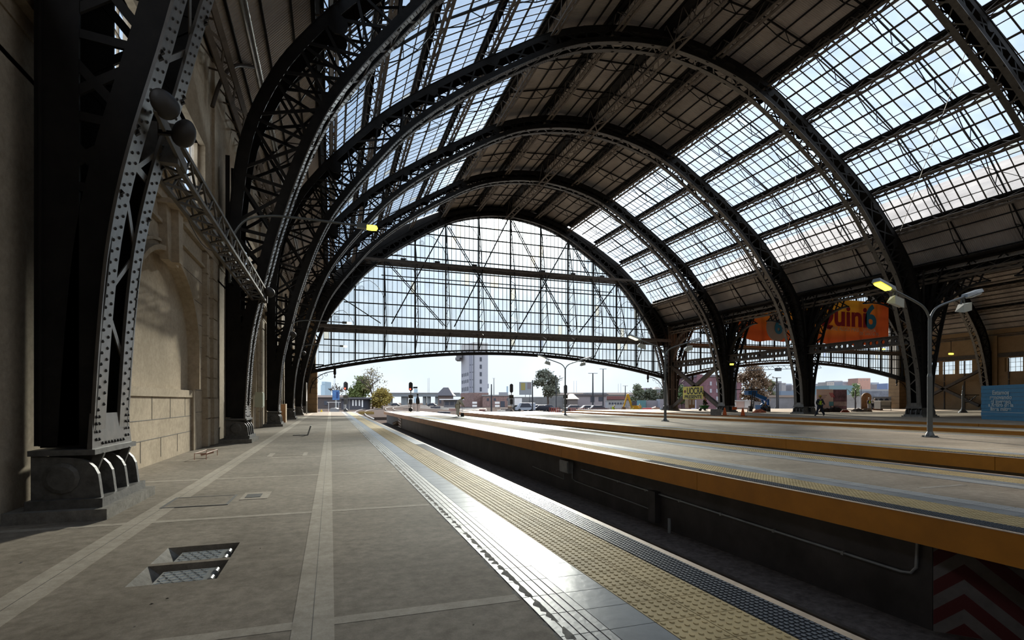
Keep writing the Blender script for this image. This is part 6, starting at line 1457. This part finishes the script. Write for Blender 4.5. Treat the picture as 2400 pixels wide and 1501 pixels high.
def person(px, py, gz, yaw, lab, top, legs, hat, J, scale=1.0, depth=None, vest=None):
    p = ground(px, depth, gz) if depth else onz(px, py, gz); t = thing('person', lab, 'person', tuple(p), rz=-TH+yaw); V = lambda q: (q[0]*scale, q[1]*scale, q[2]*scale)
    B = dict(pelvis=((0,0,.95),.12), spine=((0,.0,1.12),.115), chest=((0,0,1.36),(.15,.11)), neck=((0,0,1.51),.055), head=((0,-.02,1.60),.085), crown=((0,-.01,1.72),.08),
             lsh=((-.19,0,1.43),.06), lel=((-.24,.03,1.15),.042), lwr=((-.24,-.06,.90),.03), lhd=((-.24,-.09,.83),(.036,.02)), rsh=((.19,0,1.43),.06), rel=((.24,.03,1.15),.042), rwr=((.24,-.06,.90),.03), rhd=((.24,-.09,.83),(.036,.02)),
             lhp=((-.10,0,.90),.09), lkn=((-.11,-.02,.50),.06), lan=((-.11,.03,.09),.042), lto=((-.12,-.14,.04),.035), rhp=((.10,0,.90),.09), rkn=((.11,-.02,.50),.06), ran=((.11,.03,.09),.042), rto=((.12,-.14,.04),.035))
    for k, v in J.items(): B[k] = (v, B[k][1])
    nose = Vector(B['head'][0])
    N = {k: (V(v[0]), tuple(x*scale for x in v[1]) if isinstance(v[1], tuple) else v[1]*scale) for k, v in B.items()}
    E = [('pelvis','spine'),('spine','chest'),('chest','neck'),('neck','head'),('head','crown'),('chest','lsh'),('lsh','lel'),('lel','lwr'),('lwr','lhd'),('chest','rsh'),('rsh','rel'),('rel','rwr'),('rwr','rhd'),('pelvis','lhp'),('lhp','lkn'),('lkn','lan'),('lan','lto'),('pelvis','rhp'),('rhp','rkn'),('rkn','ran'),('ran','rto')]
    for h in ('l', 'r'):
        hd = Vector(N[h+'hd'][0]); wr = Vector(N[h+'wr'][0]); d = (hd-wr).normalized(); sd = d.orthogonal().normalized()
        for i in range(4):
            a = hd+sd*(i-1.5)*.02*scale+d*.035*scale; N[h+'f%d' % i] = (tuple(a), .009*scale); N[h+'g%d' % i] = (tuple(a+(d*.05+Vector((0,-.012,0)))*scale*(1-.12*abs(i-1.3))), .008*scale); E += [(h+'hd', h+'f%d' % i), (h+'f%d' % i, h+'g%d' % i)]
        N[h+'th'] = (tuple(wr.lerp(hd, .6)+sd*.05*scale+d*.02*scale), .010*scale); E.append((h+'hd', h+'th'))
    skin('body', N, E, SKIN, t)
    G = lambda ks, e: {k: (N[k][0], tuple(x+e*scale for x in N[k][1]) if isinstance(N[k][1], tuple) else N[k][1]+e*scale) for k in ks}
    skin('trousers', G(['pelvis','lhp','lkn','lan','rhp','rkn','ran'], .05 if top is not CREAM else .085), [('pelvis','lhp'),('lhp','lkn'),('lkn','lan'),('pelvis','rhp'),('rhp','rkn'),('rkn','ran')], legs, t)
    skin('jacket', G(['spine','pelvis','chest','lsh','lel','lwr','rsh','rel','rwr'], .036 if top is not CREAM else .075), [('pelvis','spine'),('spine','chest'),('chest','lsh'),('lsh','lel'),('lel','lwr'),('chest','rsh'),('rsh','rel'),('rel','rwr')], top, t)
    if vest: skin('vest', G(['spine','pelvis','chest'], .05), [('pelvis','spine'),('spine','chest')], vest, t)
    skin('boots', G(['lan','lto'], .02), [('lan','lto')], BLACK, t, 1); skin('boots', G(['ran','rto'], .02), [('ran','rto')], BLACK, t, 1)
    c = Vector(N['crown'][0]); hm = MB(); k = scale
    hm.lathe([(.13*k,-.03*k),(.125*k,.02*k),(.10*k,.075*k),(.05*k,.11*k),(.005,.115*k)], tuple(c), 14); hm.add([tuple(c+Vector((x*k, y*k, -.03*k))) for x, y in ((-.11,-.06),(.11,-.06),(.08,-.19),(-.08,-.19))], [(0,1,2,3),(3,2,1,0)]); hm.build('helmet', hat, t, world=False, smooth=True)
    hd = Vector(N['head'][0]); fm = MB(); fm.sphere(tuple(hd+Vector((0,-.085*k,.0))), .018*k, 6, 4); 
    for e in (-.03,.03): fm.sphere(tuple(hd+Vector((e*k,-.078*k,.03*k))), .011*k, 6, 4)
    fm.sphere(tuple(hd+Vector((0,-.078*k,-.045*k))), .016*k, 6, 4, sc=(1.6,.6,.5))
    for e in (-.088,.088): fm.sphere(tuple(hd+Vector((e*k,.0,.0))), .02*k, 6, 4, sc=(.5,.8,1.3))
    fm.build('face', SKIN, t, world=False)
    return t
CREAM = C_('pale coverall', (.95,.90,.74)); YCAP = C_('yellow helmet', (.62,.42,.03), rough=.4)
# man in pale overalls leaning over to the right, machine at his feet
J = dict(spine=(.04,0,1.12), chest=(.13,0,1.33), neck=(.24,0,1.42), head=(.33,-.02,1.46), crown=(.43,-.02,1.52), lsh=(.12,.17,1.36), rsh=(.16,-.17,1.36), lel=(.32,.17,1.12), rel=(.34,-.15,1.10), lwr=(.46,.10,.92), rwr=(.48,-.10,.90), lhd=(.50,.09,.86), rhd=(.53,-.09,.84), lhp=(-.02,.09,.9), rhp=(.0,-.09,.9), lkn=(-.02,.1,.5), rkn=(.02,-.1,.5), lan=(-.02,.1,.09), ran=(.0,-.1,.09), lto=(.14,.1,.04), rto=(.16,-.1,.04))
person(1073, 977, 0, 0, 'worker in pale overalls and yellow helmet leaning over on the island platform', CREAM, CREAM, YCAP, J, 1.02)
p = onz(1083.5, 977, 0); t = thing('tool_case', 'small black tool case with a rod beside the leaning worker', 'tool', tuple(p)); m = MB(); m.box(p.x-.13,p.x+.13,p.y-.1,p.y+.1,0,.30); m.build('case', BLACK, t); m = MB(); m.tube([(p.x,p.y,.3),(p.x+.02,p.y,.95)], .012, 5); m.build('rod', GREYP, t)
WALK = dict(lkn=(-.22,-.0,.52), lan=(-.36,.0,.10), lto=(-.50,-.02,.05), rkn=(.16,0,.5), ran=(.38,.02,.14), rto=(.27,0,.05), lel=(-.26,.1,1.16), lwr=(-.1,.2,.98), lhd=(-.03,.22,.95), rel=(.26,-.08,1.16), rwr=(.30,-.2,1.0), rhd=(.27,-.25,.97))
person(1922, 976, 0, 0, 'worker in lime vest and helmet walking left across the right platform', NAVY, NAVY, YCAP, WALK, 1.0, vest=LIME)
person(1437, 0, -1, .6, 'worker in lime shirt bending left of the excavator', LIME, C_('brown trousers', (.25,.15,.1)), YCAP, dict(chest=(.05,-.12,1.28), neck=(.06,-.2,1.42), head=(.07,-.24,1.5), crown=(.07,-.27,1.6), lwr=(-.2,-.3,.8), rwr=(.25,-.32,.85)), .95, depth=92)
person(1480.5, 0, -1, .9, 'worker in lime vest crouching beside the excavator', LIME, NAVY, YCAP, dict(pelvis=(0,.12,.55), spine=(0,.04,.72), chest=(0,-.14,.92), neck=(0,-.22,1.03), head=(0,-.27,1.1), crown=(0,-.3,1.2), lsh=(-.19,-.16,.98), rsh=(.19,-.16,.98), lel=(-.24,-.3,.75), rel=(.24,-.3,.75), lwr=(-.15,-.42,.55), rwr=(.15,-.42,.55), lhd=(-.13,-.45,.5), rhd=(.13,-.45,.5), lhp=(-.1,.1,.52), rhp=(.1,.1,.52), lkn=(-.16,-.28,.52), rkn=(.16,-.28,.5)), 1.0, depth=90)
person(1499.5, 0, -1, 0, 'worker in orange jacket and dark trousers standing right of the excavator', C_('amber jacket', (.65,.36,.03)), NAVY, YCAP, dict(lwr=(-.05,-.25,1.05), rwr=(.1,-.28,1.02), lhd=(0,-.3,1.03), rhd=(.06,-.33,1.0)), 1.0, depth=90)
person(1652, 0, 0, .5, 'worker in dark clothes and orange helmet behind the green wheelbarrow', C_('dark green jacket', (.03,.045,.03)), NAVY, C_('orange helmet', (.7,.25,.03)), dict(chest=(0,-.06,1.34), lwr=(-.25,-.3,.85), rwr=(.25,-.3,.85)), 1.05, depth=71)
person(1790, 0, 0, .4, 'worker crouching beside the orange tarpaulin', C_('grey jacket', (.10,.10,.10)), NAVY, C_('white helmet', (.6,.58,.5)), dict(pelvis=(0,.12,.5), spine=(0,.04,.66), chest=(0,-.12,.86), neck=(0,-.2,.98), head=(0,-.24,1.05), crown=(0,-.27,1.15), lsh=(-.19,-.14,.92), rsh=(.19,-.14,.92), lel=(-.24,-.3,.7), rel=(.24,-.3,.7), lwr=(-.15,-.42,.5), rwr=(.15,-.42,.5), lhd=(-.13,-.45,.45), rhd=(.13,-.45,.45), lhp=(-.1,.1,.48), rhp=(.1,.1,.48), lkn=(-.16,-.28,.5), rkn=(.16,-.28,.48)), 1.0, depth=60)
person(2037, 0, 0, .2, 'worker in lime vest standing left of the earth heap by the wooden panel', NAVY, C_('pale trousers', (.36,.38,.42)), C_('white helmet', (.6,.58,.5)), dict(), 1.0, depth=76, vest=LIME)
person(2046, 0, 0, -.6, 'worker in white top bending right of the lime vested worker near the water tank', C_('white shirt', (.55,.56,.58)), NAVY, C_('white helmet', (.6,.58,.5)), dict(chest=(.1,-.1,1.3), neck=(.16,-.16,1.42), head=(.2,-.18,1.5), crown=(.24,-.2,1.6)), 1.0, depth=76)
# ================================================================ light, sky, camera
SUN_EL, SUN_ROT = math.radians(21.0), TH + math.radians(1.2)
SD = Vector((math.sin(SUN_ROT)*math.cos(SUN_EL), math.cos(SUN_ROT)*math.cos(SUN_EL), math.sin(SUN_EL)))
sl = bpy.data.lights.new('sun', 'SUN'); sl.energy = SUN_W; sl.angle = math.radians(3.5); sl.color = (1.0, .93, .82)
so = bpy.data.objects.new('sun', sl); COL.objects.link(so); so.rotation_euler = SD.to_track_quat('Z', 'Y').to_euler()
w = bpy.data.worlds.new('sky'); bpy.context.scene.world = w; w.use_nodes = True; nt = w.node_tree; L = nt.links; bg = nt.nodes['Background']
tc = nt.nodes.new('ShaderNodeTexCoord'); nv = nt.nodes.new('ShaderNodeVectorMath'); nv.operation = 'NORMALIZE'; L.new(tc.outputs['Generated'], nv.inputs[0])
sx = nt.nodes.new('ShaderNodeSeparateXYZ'); L.new(nv.outputs[0], sx.inputs[0])
rp = nt.nodes.new('ShaderNodeValToRGB'); el = rp.color_ramp.elements
el[0].position = 0.0; el[0].color = (.56, .63, .68, 1); el[1].position = 1.0; el[1].color = (.34, .50, .76, 1)
for p, c in ((.06, (.55, .64, .72, 1)), (.22, (.45, .60, .78, 1)), (.5, (.42, .58, .82, 1))): e = el.new(p); e.color = c
L.new(sx.outputs[2], rp.inputs[0])
dt = nt.nodes.new('ShaderNodeVectorMath'); dt.operation = 'DOT_PRODUCT'; dt.inputs[1].default_value = SD; L.new(nv.outputs[0], dt.inputs[0])
mx = nt.nodes.new('ShaderNodeMath'); mx.operation = 'MAXIMUM'; mx.inputs[1].default_value = 0; L.new(dt.outputs['Value'], mx.inputs[0])
def glow(power, s, prev):
    a = nt.nodes.new('ShaderNodeMath'); a.operation = 'POWER'; a.inputs[1].default_value = power; L.new(mx.outputs[0], a.inputs[0])
    b_ = nt.nodes.new('ShaderNodeMath'); b_.operation = 'MULTIPLY_ADD'; b_.inputs[1].default_value = s; L.new(a.outputs[0], b_.inputs[0])
    if prev is None: b_.inputs[2].default_value = 0
    else: L.new(prev, b_.inputs[2])
    return b_.outputs[0]
g1 = glow(220, 5.0, None); g1 = glow(30, .30, g1); g1 = glow(6, .06, g1)
gc = nt.nodes.new('ShaderNodeMix'); gc.data_type = 'RGBA'; gc.blend_type = 'ADD'; gc.inputs['Factor'].default_value = 1.0
cmb = nt.nodes.new('ShaderNodeVectorMath'); cmb.operation = 'SCALE'; cmb.inputs[0].default_value = (1.0, .96, .88); L.new(g1, cmb.inputs['Scale'])
L.new(rp.outputs[0], gc.inputs[6]); L.new(cmb.outputs[0], gc.inputs[7]); gc.clamp_result = False
cn = nt.nodes.new('ShaderNodeTexNoise'); cn.inputs['Scale'].default_value = 3.0; cn.inputs['Detail'].default_value = 7; L.new(nv.outputs[0], cn.inputs['Vector'])
cr = nt.nodes.new('ShaderNodeValToRGB'); cr.color_ramp.elements[0].position = .5; cr.color_ramp.elements[0].color = (0,0,0,1); cr.color_ramp.elements[1].position = .75; cr.color_ramp.elements[1].color = (.22,.22,.22,1); L.new(cn.outputs['Fac'], cr.inputs[0])
ca = nt.nodes.new('ShaderNodeMix'); ca.data_type = 'RGBA'; ca.blend_type = 'ADD'; ca.inputs['Factor'].default_value = 1.0; L.new(gc.outputs[2], ca.inputs[6]); L.new(cr.outputs[0], ca.inputs[7])
bk = nt.nodes.new('ShaderNodeVectorMath'); bk.operation = 'DOT_PRODUCT'; bk.inputs[1].default_value = (-math.sin(TH), -math.cos(TH), 0.15); L.new(nv.outputs[0], bk.inputs[0])  # unseen sky behind the camera gets added brightness as fill for the hall
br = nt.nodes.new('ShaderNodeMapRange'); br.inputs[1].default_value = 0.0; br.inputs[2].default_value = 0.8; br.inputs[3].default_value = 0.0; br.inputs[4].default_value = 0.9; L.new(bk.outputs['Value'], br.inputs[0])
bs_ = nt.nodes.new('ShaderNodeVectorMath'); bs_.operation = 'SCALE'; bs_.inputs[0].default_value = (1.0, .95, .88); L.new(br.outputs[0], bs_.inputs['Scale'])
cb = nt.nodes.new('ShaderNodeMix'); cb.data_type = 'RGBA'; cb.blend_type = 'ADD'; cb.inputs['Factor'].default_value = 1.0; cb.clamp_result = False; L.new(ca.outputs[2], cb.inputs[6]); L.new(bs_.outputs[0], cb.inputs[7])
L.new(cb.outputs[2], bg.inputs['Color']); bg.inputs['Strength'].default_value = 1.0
w.cycles.sampling_method = 'MANUAL'; w.cycles.sample_map_resolution = 1024

cam = bpy.data.cameras.new('camera'); cam.sensor_width = 36; cam.lens = F/2400*36; cam.shift_y = (HYP-750.5)/2400; cam.clip_end = 3000; cam.clip_start = .05
co = bpy.data.objects.new('camera', cam); COL.objects.link(co); co.location = (0, 0, EYE); co.rotation_euler = (math.pi/2, 0, -TH)
sc = bpy.context.scene; sc.camera = co
sc.view_settings.view_transform = 'Standard'; sc.view_settings.look = 'None'; sc.view_settings.gamma = 1; sc.view_settings.use_curve_mapping = False; sc.view_settings.exposure = EXPO
cy = sc.cycles; cy.max_bounces = 6; cy.diffuse_bounces = 4; cy.glossy_bounces = 3; cy.transmission_bounces = 3; cy.transparent_max_bounces = 12; cy.use_adaptive_sampling = True; cy.adaptive_threshold = .02; cy.use_denoising = True; cy.sample_clamp_indirect = 6; cy.caustics_reflective = False; cy.caustics_refractive = False
